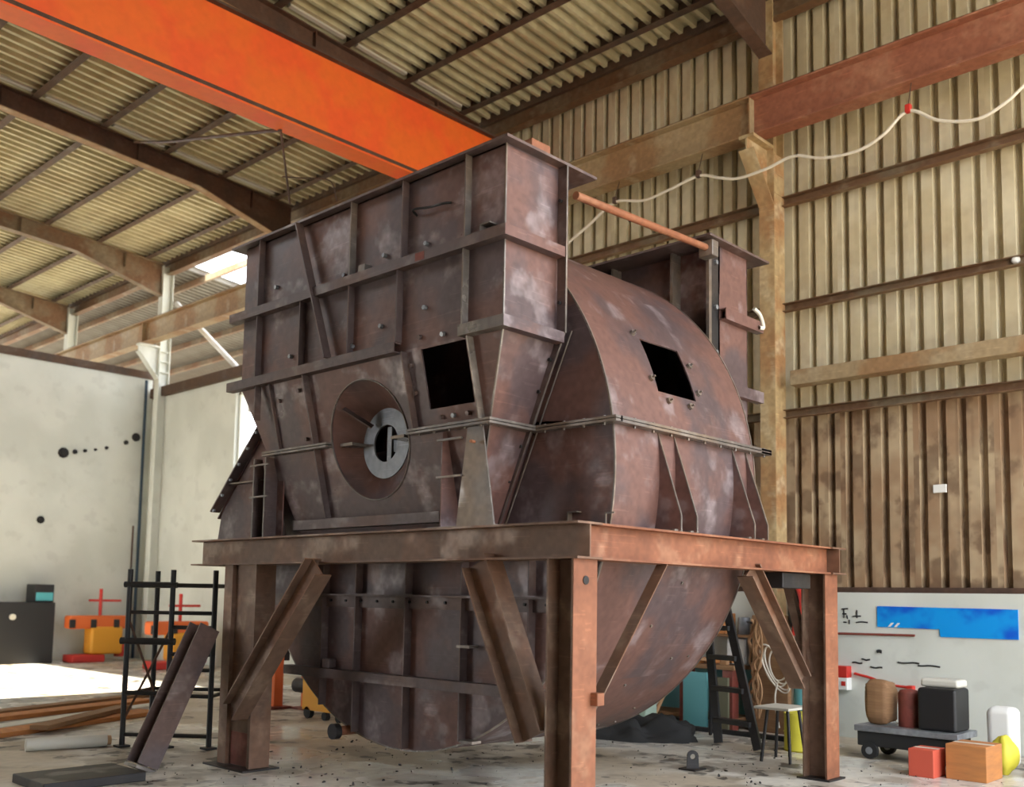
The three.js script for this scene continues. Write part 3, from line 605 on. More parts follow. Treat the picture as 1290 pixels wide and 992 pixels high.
  for (const [z, y] of [[-3.35, 3.15], [-3.05, 3.2], [-3.05, 2.8], [-1.62, 3.2], [-1.62, 3.0], [-1.38, 2.8], [-1.25, 2.8], [-1.1, 2.8], [-1.25, 3.37], [-1.5, 3.39]]) put('stud', bolt(V(fx(y) - 0.012, y, z), V(-1, -SL, 0).normalize(), 0.018, 0.03), z > -1.3 && z < -1.2 ? M.galv : M.bar, box);
  put('clip_block', bb(XB - 0.07, XB, 4.008, 4.06, -2.18, -2.1), M.edge, box);
  put('angle_clip', [bb(XB - 0.07, XB, 4.008, 4.06, -0.84, -0.83), bb(XB - 0.07, XB, 4.05, 4.06, -0.84, -0.74)], M.edge, box);
  put('welded_handle', tube([V(XB, 4.33, -1.58), V(XB - 0.06, 4.35, -1.55), V(XB - 0.03, 4.34, -1.4), V(XB - 0.05, 4.32, -1.25), V(XB, 4.33, -1.2)], 0.01, 24, 6), M.dark, box);
  // split flange of the box
  put('split_flange', [bb(fx(YS) - 0.075, XD - 0.07, YS - 0.02, YS - 0.003, -1.72, zn(YS) + 0.07), bb(fx(YS) - 0.075, XD - 0.07, YS + 0.003, YS + 0.02, -1.72, zn(YS) + 0.07)], M.edge, box);
  put('split_flange', [bb(fx(YS) - 0.075, fx(YS), YS - 0.02, YS - 0.003, -3.66, -2.72), bb(fx(YS) - 0.075, fx(YS), YS + 0.003, YS + 0.02, -3.66, -2.72)], M.edge, box);
  for (let i = 0; i < 5; i++) put('flange_bolt', rod(V(fx(YS) - 0.045, YS - 0.035, -1.6 + i * 0.16), V(fx(YS) - 0.045, YS + 0.03, -1.6 + i * 0.16), 0.01, 6), M.edge, box);
  // shaft recess : cone, ring, hub with shaft
  const coneG = (() => {
    const pos = [], N = 64, xr = 0.2, rr2 = 0.28, zr = -2.27;
    const rimP = (a) => { const z = ZR + RR * Math.cos(a), t = tOf(YS) + RR * Math.sin(a), y = Y3 + t / sl; return [XB - SL * t / sl + 0.012, y, z]; };
    const inn = (a) => [xr, YS + rr2 * Math.sin(a), zr + rr2 * Math.cos(a)];
    for (let i = 0; i < N; i++) { const a = i / N * 2 * Math.PI, b = (i + 1) / N * 2 * Math.PI; pos.push(...rimP(a), ...rimP(b), ...inn(b), ...rimP(a), ...inn(b), ...inn(a)); }
    const g = new THREE.BufferGeometry(); g.setAttribute('position', new THREE.Float32BufferAttribute(pos, 3));
    const nn = []; for (let i = 0; i < pos.length; i += 3) { const y = pos[i + 1] - YS, z = pos[i + 2] - zr, r = Math.hypot(y, z); nn.push(-0.75, -0.66 * y / r, -0.66 * z / r); }
    g.setAttribute('normal', new THREE.Float32BufferAttribute(nn, 3)); return g;
  })();
  put('recess_cone', coneG, M.fanSide, box);
  const rimT = []; for (let i = 0; i < 48; i++) { const a = i / 48 * 2 * Math.PI, t = tOf(YS) + RR * Math.sin(a); rimT.push(V(XB - SL * t / sl - 0.004, Y3 + t / sl, ZR + RR * Math.cos(a))); }
  put('recess_rim', tube(rimT, 0.006, 96, 6, true), M.edge, box, 'bright weld round the shaft recess');
  const hole = (r) => { const p = []; for (let i = 0; i < 40; i++) { const a = -i / 40 * 2 * Math.PI; p.push([-2.27 + r * Math.cos(a), YS + r * Math.sin(a)]); } return p; };
  const disc = (r) => { const p = []; for (let i = 0; i < 48; i++) { const a = i / 48 * 2 * Math.PI; p.push([-2.27 + r * Math.cos(a), YS + r * Math.sin(a)]); } return p; };
  put('seal_ring', plateX(disc(0.285), 0.19, 0.205, [hole(0.15)]), M.galv, box, 'pale galvanised seal ring');
  put('recess_rib', sweep(secR(0.012, 0.07), V(-0.03, 3.0, -2.55), V(0.15, 2.86, -2.4), V(-1, 0, 0)), M.bar, box);
  // inner flange pieces of the split line in the recess
  put('recess_flange', [bb(0.03, 0.19, YS - 0.012, YS + 0.012, -2.66, -2.5), bb(0.03, 0.19, YS - 0.012, YS + 0.012, -2.02, -1.86)], M.edge, box);
  put('shaft_key', rb(0.225, 0.25, YS - 0.14, YS + 0.14, -2.3, -2.24, 0.006), M.galv, box, 'pale flat bar across the shaft hole');
  put('shaft', rod(V(0.3, YS, -2.27), V(2.5, YS, -2.27), 0.06, 24), M.galv, fan, 'bright machined shaft inside the seal ring');
  // feet of the box
  const ft = put('foot_plate', plateX([[-1.1, YS - 0.025], [-1.2, 1.987], [-0.82, 1.987], [-0.95, YS - 0.025]], -0.03, -0.018), M.edge, box, 'pale scraped foot plate');
  put('foot_plate', plateZ([[-0.03, 1.99], [fx(2.0), 1.99], [fx(2.68), 2.69], [-0.03, 2.69]], -1.37, -1.358), M.pink, box);
  for (const y of [2.62, 2.35]) put('rung', bb(-0.05, -0.035, y, y + 0.015, -1.4, -1.14), M.edge, box);
  for (const z of [-3.78, -3.6]) { put('foot_plate', plateZ([[-0.06, 1.99], [fx(2.0), 1.99], [fx(2.68), 2.69], [-0.06, 2.69]], z - 0.006, z + 0.006), M.bar, box); put('plate_edge', bb(-0.068, -0.06, 1.99, 2.69, z - 0.007, z + 0.007), M.edge, box); }
  for (const y of [2.62, 2.34]) put('rung', bb(-0.075, -0.06, y, y + 0.015, -3.83, -3.55), M.edge, box);
  put('stub_pin', rod(V(-0.06, 2.58, -1.0), V(-0.14, 2.57, -0.95), 0.012, 8), M.rust, box);
  put('plate_edge', bb(-0.034, -0.014, 1.987, 2.0, -1.5, -0.8), M.edge, box);

  // ---- discharge side : sloping bolted plate
  const od = put('outlet_duct', plateX([[-3.72, 3.04], [-4.5, 2.26], [-4.56, 1.99], [-3.5, 1.99], [-3.5, 3.04]], 0.06, 0.072), M.fanSide, fan, 'sloping outlet duct wall');
  put('outlet_flange', sweep(secR(0.1, 0.014), V(0.02, 3.06, -3.74), V(0.02, 2.26, -4.56), V(0, 1, 0)), M.bar, od);
  put('duct_plate', sweep(secR(1.9, 0.012), V(1.0, 3.04, -3.74), V(1.0, 2.2, -4.56)), M.fanSide, od);
  put('duct_rib', bb(0.0, 0.06, 2.5, 2.515, -4.3, -3.75), M.edge, od);
  for (let i = 0; i < 6; i++) { const k = (i + 0.5) / 6; put('flange_bolt', bolt(V(-0.04, 3.0 - 0.8 * k, -3.74 - 0.8 * k), V(-1, 0, 0), 0.014, 0.02), M.galv, od); }

  // ---- rear inlet box
  const rbx = put('inlet_box', bb(2.56, 2.572, 2.0, YT, zF, zN), M.fan, fan, 'rear inlet box standing beyond the drum');
  put('side_panel', bb(2.56, 3.03, 2.9, YT, zN - 0.012, zN), M.pink, rbx, 'pinkish brown end panel');
  put('side_panel', bb(2.56, 3.03, 2.0, YT, zF, zF + 0.012), M.fan, rbx);
  put('back_panel', bb(3.02, 3.032, 2.0, YT, zF, zN), M.fan, rbx);
  put('top_flange', bb(2.26, 3.26, YT, YT + 0.02, -4.06, -0.56), M.bar, rbx);
  put('bolt_flange', [bb(2.44, 2.56, 2.9, YT, -0.68, -0.668)], M.dark, rbx);
  put('flange_edge', [bb(2.4, 2.44, 2.9, YT, -0.69, -0.66)], M.edge, rbx);
  for (const y of [4.45, 4.05, 3.65, 3.3]) put('flange_bolt', bolt(V(2.5, y, -0.655), V(0, 0, 1), 0.022, 0.03), M.galv, rbx);
  for (const z of [-1.08, -1.75, -2.4]) put('fin', bb(2.43, 2.56, 3.0, YT, z - 0.006, z + 0.02), M.edge, rbx);
  for (const y of [3.95, 3.3]) put('stiffener_bar', [bb(2.56, 3.2, y, y + 0.1, -0.6, -0.59), bb(2.56, 3.2, y + 0.09, y + 0.1, zN, -0.6), bb(2.56, 3.2, y, y + 0.01, zN, -0.6)], M.pink, rbx);
  put('lifting_hook', tube([V(3.05, 4.15, -0.6), V(3.12, 4.1, -0.58), V(3.18, 4.0, -0.58), V(3.1, 3.98, -0.58)], 0.02, 20, 6), M.pale, rbx);
}
// prop between the boxes
{
  const t = thing('spreader_bar', 'rusty round bar bracing the two inlet boxes near their tops', 'bar', [1.4, 4.45, -0.6]);
  put('bar', rod(V(0.46, 4.39, -0.54), V(2.3, 4.52, -0.62), 0.03, 14), M.rust, t);
  put('end_block', rb(2.28, 2.38, 4.44, 4.58, -0.69, -0.55, 0.01), M.edge, t);
}

// ================================================================ AROUND THE FAN
// steel beam leaning on the wide leg, plate under it
{
  const t = thing('leaning_beam', 'loose dark H-beam leaning against the wide frame leg', 'beam', [-0.6, 0, -4.1]);
  put('beam', sweep(secI(0.2, 0.2, 0.014, 0.02), V(-0.76, 0.05, -4.2), V(-0.24, 1.2, -4.2), V(0, 0, 1)), M.bar, t);
  put('end_plate', sweep(secR(0.21, 0.21), V(-0.775, 0.012, -4.2), V(-0.765, 0.035, -4.2), V(0, 0, 1)), M.edge, t);
  single('steel_slab', 'thick dark steel slab lying on the floor near the leaning beam', 'slab', rb(-1.75, -0.95, 0, 0.07, -4.35, -3.75, 0.008), M.dark, [-1.3, 0, -4.05]);
  const e = thing('lifting_eye', 'small dark lifting eye standing on the floor beyond the frame', 'lifting eye', [2.89, 0, -1.15]);
  const s = new THREE.Shape(); s.moveTo(-0.055, 0); s.lineTo(0.055, 0); s.lineTo(0.05, 0.1); s.absarc(0, 0.11, 0.05, 0, Math.PI, false); s.lineTo(-0.055, 0);
  const h = new THREE.Path(); h.absarc(0, 0.105, 0.024, 0, Math.PI * 2, true); s.holes.push(h);
  const g = new THREE.ExtrudeGeometry(s, { depth: 0.03, bevelEnabled: false, curveSegments: 16 }); g.rotateY(-0.8); g.translate(2.89, 0.012, -1.15);
  put('eye', g, M.dark, e); put('base', rb(2.8, 2.98, 0, 0.014, -1.24, -1.06, 0.004), M.dark, e);
}
// scaffold frame
{
  const t = thing('scaffold_frame', 'black tube scaffold frame standing beyond the leaning beam', 'scaffold', [0.15, 0, -5.35]);
  const P = [[-0.28, -5.58], [0.0, -5.25], [0.27, -4.92], [0.8, -5.4], [0.25, -6.05]];
  for (const [x, z] of P) { put('post', rod(V(x, 0.02, z), V(x, 1.72, z), 0.026, 12), M.black, t); put('foot', rb(x - 0.06, x + 0.06, 0, 0.02, z - 0.06, z + 0.06, 0.004), M.black, t); }
  const on = (i, j, y, r = 0.02, k0 = 0, k1 = 1) => { const a = P[i], b = P[j], f = (k) => V(a[0] + (b[0] - a[0]) * k, y, a[1] + (b[1] - a[1]) * k); return rod(f(k0), f(k1), r, 10); };
  for (const [y, r, k0] of [[1.57, 0.03, -0.12], [1.3, 0.018, 0], [1.02, 0.034, -0.15], [0.52, 0.022, 0], [0.12, 0.02, 0]]) put('rail', on(0, 1, y, r, k0, 1.1), M.black, t);
  for (const y of [1.57, 1.3, 1.16, 0.9, 0.75, 0.5, 0.12]) put('rail', on(1, 2, y, 0.02), M.black, t);
  for (const y of [1.57, 0.5]) { put('rail', on(2, 3, y), M.black, t); put('rail', on(3, 4, y), M.black, t); put('rail', on(4, 0, y), M.black, t); }
  put('cross_brace', rod(V(P[0][0], 1.25, P[0][1]), V(P[1][0], 0.2, P[1][1]), 0.012, 8), M.rafter, t);
  put('cross_brace', rod(V(P[0][0], 0.25, P[0][1]), V(P[1][0], 1.15, P[1][1]), 0.012, 8), M.rafter, t);
}
// timber and a pale roll on the floor
{
  const W1 = ['broad orange brown plank lying beyond the scaffold', 'pale worn plank lying between two darker ones', 'rust brown plank lying at the edge of the heap', 'short dark plank lying across the heap', 'long thin plank lying nearest the white cross wall'];
  [[0.1, -8.6, 3.6, 0.3, 0.35, M.orangeWood], [0.35, -8.0, 3.2, 0.24, 0.42, M.pale], [-0.35, -7.3, 3.4, 0.34, 0.4, M.orangeWood], [0.2, -7.5, 2.0, 0.2, 0.7, M.wood], [0.9, -9.4, 4.2, 0.22, 0.38, M.wood]].forEach(([x, z, l, w, a, m], i) => {
    const g = rb(-l / 2, l / 2, 0, 0.05, -w / 2, w / 2, 0.006); g.rotateY(a); g.translate(x, i === 3 ? 0.055 : 0, z);
    single('timber_plank', W1[i], 'plank', g, m, [x, 0, z], 'planks on the floor');
  });
  const t = thing('roll', 'pale grey wrapped roll lying on the floor before the planks', 'roll', [-0.7, 0, -5.75]);
  put('roll', rod(V(-1.08, 0.06, -5.85), V(-0.38, 0.06, -5.7), 0.06, 20), M.pale, t); put('core', rod(V(-0.38, 0.06, -5.7), V(-0.34, 0.06, -5.69), 0.045, 16), M.carton, t);
}
// far machines by the white cross wall
{
  const t = thing('control_cabinet', 'black control cabinet with a turquoise panel against the white cross wall', 'cabinet', [3.3, 0, -17.6]);
  put('body', rb(2.4, 3.85, 0, 1.25, -17.95, -17.4, 0.02), M.black, t); put('head', rb(3.45, 3.85, 1.25, 1.62, -17.95, -17.5, 0.02), M.black, t);
  put('panel', bb(3.48, 3.82, 1.28, 1.45, -17.498, -17.49), M.cyan, t); put('knob', rod(V(3.0, 0.95, -17.4), V(3.0, 0.95, -17.35), 0.06, 16), M.pale, t);
  const far = (name, label, x, z, s) => {
    const o = thing(name, label, 'machine', [x, 0, z]);
    put('base', rb(x - 0.6 * s, x + 0.1 * s, 0, 0.16 * s, z - 0.25, z + 0.25, 0.03), M.red, o);
    put('body', rb(x - 0.2 * s, x + 0.5 * s, 0.16 * s, 0.75 * s, z - 0.2, z + 0.2, 0.06), M.yellow, o);
    put('arm', [rb(x - 0.65 * s, x + 0.65 * s, 0.7 * s, 0.98 * s, z - 0.16, z + 0.16, 0.05)], M.orange, o);
    for (const k of [-0.6, -0.15, 0.35]) put('clamp', rb(x + k * s - 0.06, x + k * s + 0.06, 0.72 * s, 0.9 * s, z + 0.14, z + 0.19, 0.01), M.black, o);
    put('mast', rod(V(x + 0.05, 0.95 * s, z), V(x + 0.05, 1.55 * s, z), 0.035, 12), M.red, o);
    put('handle_bar', [rod(V(x - 0.2 * s, 1.3 * s, z), V(x + 0.5 * s, 1.3 * s, z), 0.025, 10)], M.red, o);
    put('housing', rod(V(x + 0.55 * s, 0.1, z), V(x + 0.55 * s, 0.5 * s, z), 0.14 * s, 18), M.red, o);
  };
  far('pipe_machine', 'orange and yellow machine with a red mast by the white cross wall', 4.75, -17.4, 1);
  far('pipe_machine', 'orange and yellow machine seen through the black scaffold', 5.15, -14.7, 0.95);
  const p = thing('wall_conduit', 'thin dark conduit running up the corner of the white walls', 'conduit', [5.95, 0, -18.1]);
  put('conduit', rod(V(5.93, 0, -18.12), V(5.93, 6.4, -18.12), 0.035, 8), M.navy, p); put('conduit', rod(V(5.78, 0, -18.14), V(5.8, 3.0, -18.14), 0.02, 8), M.rafter, p);
  // dark fixings and marks on the cross wall
  [[4.15, 4.5, 0.13], [4.4, 4.55, 0.06], [4.62, 4.6, 0.045], [4.85, 4.65, 0.035], [5.1, 4.72, 0.045], [5.55, 4.9, 0.06], [5.78, 5.05, 0.11], [3.75, 3.0, 0.09]].forEach(([x, y, r], i) => {
    const o = thing('wall_fixing', ['large dark bracket stub on the white cross wall, first of the row', 'small dark fixing beside the large bracket stub', 'small dark fixing on the white cross wall, third of the row', 'tiny dark fixing in the middle of the row on the cross wall', 'small dark fixing on the cross wall, fifth of the row', 'dark fixing near the conduit on the cross wall', 'dark bracket next to the corner conduit', 'lone dark socket lower on the white cross wall'][i], 'fixing', [x, y, -18.2]);
    put('plate', rod(V(x, y, -18.2), V(x, y, -18.17), r * 0.9, 9), M.rubber, o); put('stub', rod(V(x, y, -18.18), V(x, y, -18.12), r * 0.5, 10), M.rubber, o);
  });
}
// yellow wedge dolly, orange stands behind it
{
  const t = thing('wedge_dolly', 'yellow triangular dolly on black wheels under the fan', 'dolly', [2.5, 0, -6.1]);
  const g = plateX([[-6.5, 0.1], [-5.78, 0.1], [-5.84, 0.16], [-6.5, 0.5]], 2.44, 2.46), g2 = plateX([[-6.5, 0.1], [-5.78, 0.1], [-5.84, 0.16], [-6.5, 0.5]], 2.94, 2.96);
  put('side_plate', g, M.yellow, t); put('side_plate', g2, M.yellow, t);
  put('deck', sweep(secR(0.48, 0.012), V(2.7, 0.49, -6.49), V(2.7, 0.15, -5.84)), M.yellow, t);
  for (const z of [-6.4, -6.05, -5.78]) for (const x of [2.47, 2.93]) put('wheel', rod(V(x - 0.03, 0.07, z), V(x + 0.03, 0.07, z), z < -6.2 ? 0.07 : 0.05, 16), M.rubber, t).position.y -= z < -6.2 ? 0 : 0.02;
  put('motor', rod(V(2.6, 0.36, -6.56), V(2.6, 0.36, -6.85), 0.09, 18), M.dark, t);
  for (const [x, z, l] of [[2.75, -7.55, 'orange post on a square foot behind the yellow dolly'], [3.02, -7.2, 'broad orange post with a bracket beside the yellow dolly']]) {
    const o = thing('jack_stand', l, 'stand', [x, 0, z], 'orange stands');
    put('post', rb(x - 0.07, x + 0.07, 0.03, 1.0, z - 0.07, z + 0.07, 0.01), M.orange, o); put('foot', rb(x - 0.16, x + 0.16, 0, 0.03, z - 0.16, z + 0.16, 0.006), M.faded, o); put('bracket', rb(x + 0.07, x + 0.17, 0.62, 0.8, z - 0.05, z + 0.05, 0.01), M.dark, o);
  }
  const o = thing('supply_rack', 'yellow topped orange rack behind the wide frame leg', 'rack', [3.6, 0, -9.4]);
  for (const z of [-9.9, -9.0]) put('post', rb(3.55, 3.62, 0, 1.2, z, z + 0.07, 0.008), M.orange, o);
  put('shelf', rb(3.45, 3.95, 0.7, 0.74, -9.95, -8.9, 0.006), M.orange, o); put('case', rb(3.5, 3.9, 0.74, 1.1, -9.7, -9.2, 0.02), M.lime, o); put('top_case', rb(3.5, 3.9, 1.1, 1.4, -9.6, -9.25, 0.02), M.lime, o);
}
// ladder beyond the frame
{
  const t = thing('step_ladder', 'black tapering ladder leaning between the fan and the workbench', 'ladder', [4.4, 0, -1.6]);
  const A = V(4.43, 0.02, -1.84), B = V(4.3, 0.02, -1.3), A2 = V(4.62, 1.5, -2.12), B2 = V(4.55, 1.5, -1.83);
  put('rail', sweep(secR(0.035, 0.09), A, A2, V(0, 0, 1)), M.black, t); put('rail', sweep(secR(0.035, 0.09), B, B2, V(0, 0, 1)), M.dark, t);
  for (const k of [0.16, 0.38, 0.6, 0.81]) put('tread', sweep(secR(0.1, 0.05), A.clone().lerp(A2, k), B.clone().lerp(B2, k)), M.black, t);
  put('top_tread', sweep(secR(0.12, 0.04), A2, B2), M.black, t);
  put('rear_leg', rod(V(4.64, 1.46, -2.05), V(5.0, 0.01, -2.3), 0.02, 8), M.black, t); put('rear_leg', rod(V(4.58, 1.46, -1.86), V(4.95, 0.01, -1.7), 0.02, 8), M.black, t);
}
// dark tarpaulin and bar on the floor
{
  const g = new THREE.SphereGeometry(1, 40, 20, 0, Math.PI * 2, 0, Math.PI / 2), p = g.attributes.position;
  for (let i = 0; i < p.count; i++) { const x = p.getX(i), y = p.getY(i), z = p.getZ(i), n = 0.4 + 1.2 * fbm((x + 2) / 4, (z + 2) / 4, 16, 77, 3); p.setXYZ(i, x * 0.45 * (0.5 + 0.5 * n), y * 0.17 * n * n, z * 0.85 * (0.5 + 0.5 * n)); }
  g.computeVertexNormals(); g.rotateY(0.25); g.translate(4.2, 0, -2.9);
  single('tarpaulin', 'crumpled black tarpaulin lying on the floor beyond the fan', 'tarpaulin', g, M.rubber, [4.2, 0, -2.9]);
  single('flat_bar', 'long dark flat bar lying on the floor before the workbench', 'bar', rb(5.2, 5.28, 0, 0.05, -2.9, -1.5, 0.006), M.rubber, [5.24, 0, -2.2]);
}
// workbench with clutter
{
  const t = thing('workbench', 'brown workbench with red posts along the low white wall', 'workbench', [5.8, 0, -3.4]);
  put('top', rb(5.5, 6.08, 0.7, 0.75, -4.9, -2.3, 0.008), M.wood, t); put('lower_shelf', rb(5.55, 6.04, 0.1, 0.14, -4.85, -2.32, 0.006), M.wood, t);
  for (const z of [-4.7, -3.9, -3.0, -2.4]) put('post', rb(5.52, 5.66, 0, 0.7, z - 0.07, z + 0.07, 0.008), M.faded, t);
  put('back_panel', bb(6.05, 6.09, 0.14, 0.7, -4.85, -2.32), M.teal, t);
  put('upper_shelf', rb(5.75, 6.1, 1.08, 1.11, -4.2, -2.25, 0.005), M.wood, t);
  for (const z of [-4.1, -2.3]) put('upper_post', rb(5.78, 5.82, 0.75, 1.08, z, z + 0.04, 0.004), M.dark, t);
  const item = (n, l, c, gs, m, b, grp) => single(n, l, c, gs, m, b, grp);
  item('tool_box', 'orange box standing on the upper shelf of the workbench', 'box', rb(5.8, 6.05, 1.11, 1.36, -2.95, -2.6, 0.01), M.orangeWood, [5.9, 1.11, -2.8]);
  item('paper_box', 'white box on the workbench below the upper shelf', 'box', rb(5.84, 6.05, 0.752, 1.06, -2.6, -2.36, 0.01), M.whitePaint, [5.9, 0.75, -2.4]);
  item('paint_tin', 'small grey tin standing on the upper shelf beside the orange box', 'tin', lathe([[0, 0], [0.07, 0], [0.07, 0.2], [0.06, 0.21], [0, 0.21]], [5.9, 1.11, -2.4]), M.galv, [5.9, 1.11, -2.4]);
  // orange offcuts : small loose pieces
  for (let i = 0; i < 26; i++) {
    const a = rr(0.05, 0.14), g = rb(-a, a, 0, rr(0.02, 0.06), -0.03, 0.03, 0.004, 1); g.rotateY(rr(0, 3.1)); const x = 5.62 + 0.14 * (i % 2) + rr(-0.02, 0.02), z = -3.95 + Math.floor(i / 2) * 0.12, y = 0.753 + (i % 3) * 0.02; g.translate(x, y, z);
    item('metal_offcut', 'small orange painted offcut in the heap on the workbench', 'offcut', g, i % 4 ? M.orangeWood : M.carton, [x, y, z], 'offcuts on the workbench');
  }
  for (let i = 0; i < 11; i++) {
    const z = -4.25 + i * 0.1, h = rr(0.25, 0.5), r = rr(0.014, 0.024);
    item('scrap_rod', 'pale scrap rod in the slanting heap against the workbench', 'rod', rod(V(5.16 + 0.02 * (i % 3), r, z), V(5.47, h, z), r, 7), i % 2 ? M.pale : M.carton, [5.3, 0, z], 'scrap rods against the workbench');
  }
  item('turquoise_sheet', 'turquoise panel leaning under the workbench by the ladder', 'panel', rb(5.42, 5.46, 0.02, 0.66, -2.95, -2.62, 0.004), M.teal, [5.44, 0, -2.8]);
  item('storage_board', 'olive board leaning under the workbench end', 'board', rb(5.4, 5.44, 0.02, 0.62, -2.55, -2.32, 0.004), M.olive, [5.42, 0, -2.4]);
}
// translucent bin under the drum
{
  const t = thing('plastic_bin', 'pale green translucent plastic bin beyond the drum', 'bin', [5.0, 0, -3.45]);
  put('body', rb(4.88, 5.12, 0.0, 0.44, -3.75, -3.1, 0.04), M.mint, t); put('rim', rb(4.86, 5.14, 0.42, 0.46, -3.78, -3.07, 0.015), M.mint, t);
}
// hanging cables, coil, stool, drum, cylinder, jacket at the ochre column
{
  for (let i = 0; i < 7; i++) {
    const z = -2.16 + i * 0.03, x = 5.69 - 0.028 * i, pts = []; for (let k = 0; k <= 9; k++) pts.push(V(x + rr(-0.012, 0.012), 1.3 - k * 0.125, z + rr(-0.06, 0.06)));
    single('hanging_cable', 'tangled brown cable hanging in the bunch at the column foot', 'cable', tube(pts, rr(0.01, 0.016), 50, 6), i % 3 ? M.carton : M.wood, [x, 0.2, z], 'cables hanging at the column');
  }
  const b = thing('hook_board', 'dark board on the column holding cables and a hose coil', 'board', [5.8, 0, -2.0]);
  put('board', rb(5.74, 5.83, 0.0, 1.35, -2.2, -1.74, 0.01), M.wood, b); put('hook', rod(V(5.74, 1.25, -2.15), V(5.55, 1.27, -2.15), 0.012, 8), M.dark, b); put('hook', rod(V(5.74, 0.98, -1.78), V(5.56, 1.0, -1.78), 0.012, 8), M.dark, b);
  const c = thing('hose_coil', 'pale hose coiled in loops on the dark board', 'hose', [5.6, 0.4, -1.78]);
  for (let i = 0; i < 5; i++) { const p = [], r = 0.16 + i * 0.018; for (let k = 0; k < 24; k++) { const a = k / 24 * Math.PI * 2; p.push(V(5.64 - i * 0.014, 0.8 + r * Math.sin(a) * 1.15 - i * 0.012, -1.8 + [0, 0.03, -0.03, 0.015, -0.02][i] + r * Math.cos(a + 0.2 * i) * 0.78)); } put('loop', tube(p, 0.009, 60, 6, true), M.cable, c); }
  put('tail', tube([V(5.58, 0.6, -1.78), V(5.56, 0.45, -1.8), V(5.5, 0.3, -1.76), V(5.5, 0.1, -1.72)], 0.009, 30, 6), M.cable, c);
  const s = thing('work_stool', 'dark stool with a thin pale top beyond the frame', 'stool', [4.0, 0, -0.85]);
  put('top', rb(3.78, 4.2, 0.49, 0.515, -1.05, -0.68, 0.008), M.pale, s);
  for (const [x, z] of [[3.8, -0.98], [4.15, -1.02], [4.18, -0.72], [3.84, -0.7]]) put('leg', rod(V(4 + (x - 4) * 0.7, 0.49, -0.86 + (z + 0.86) * 0.7), V(x, 0, z), 0.016, 8), M.dark, s);
  const d = thing('steel_drum', 'yellow steel drum behind the stool', 'drum', [4.75, 0, -1.05]);
  put('body', lathe([[0, 0], [0.18, 0], [0.185, 0.02], [0.18, 0.04], [0.18, 0.18], [0.188, 0.19], [0.18, 0.2], [0.18, 0.36], [0.186, 0.38], [0.17, 0.38], [0.17, 0.37], [0, 0.37]], [4.75, 0, -1.05], 28), M.lime, d);
  const y = thing('gas_cylinder', 'teal gas cylinder standing behind the yellow drum', 'cylinder', [5.2, 0, -1.25]);
  put('body', lathe([[0, 0], [0.11, 0], [0.115, 0.03], [0.115, 0.62], [0.09, 0.72], [0.04, 0.77], [0.035, 0.82], [0, 0.82]], [5.2, 0, -1.25], 24), M.teal, y); put('valve', rod(V(5.2, 0.82, -1.25), V(5.2, 0.92, -1.25), 0.02, 10), M.pale, y);
  // jacket
  const j = thing('work_jacket', 'red and black jacket hanging by the ochre column', 'jacket', [5.75, 1.0, -1.62]);
  const jg = new THREE.SphereGeometry(1, 28, 22), jp = jg.attributes.position;
  for (let i = 0; i < jp.count; i++) { const u = jp.getX(i), v = jp.getY(i), w = jp.getZ(i), f = 0.85 + 0.35 * fbm((Math.atan2(u, w) + Math.PI) / 6.2832, (v + 1) / 2, 6, 91, 2); jp.setXYZ(i, 5.76 + u * 0.07 * f, 1.42 + v * 0.3, -1.62 + w * (0.13 - 0.05 * v) * f + (1 - v) * 0.02); }
  jg.computeVertexNormals(); put('body', jg, M.black, j);
  put('sleeve', tube([V(5.7, 1.66, -1.56), V(5.66, 1.5, -1.5), V(5.66, 1.32, -1.56), V(5.68, 1.14, -1.62)], 0.045, 24, 10), M.red, j, 'red sleeve'); put('collar', tube([V(5.72, 1.7, -1.72), V(5.68, 1.74, -1.64), V(5.72, 1.72, -1.55)], 0.04, 16, 8), M.red, j, 'red collar');
  put('hook', rod(V(5.78, 1.7, -1.63), V(5.9, 1.82, -1.66), 0.01, 6), M.dark, j);
  single('grey_board', 'dark grey board standing behind the jacket', 'board', rb(5.88, 5.92, 0, 1.84, -1.72, -1.28, 0.006), M.olive, [5.9, 0, -1.5]);
}
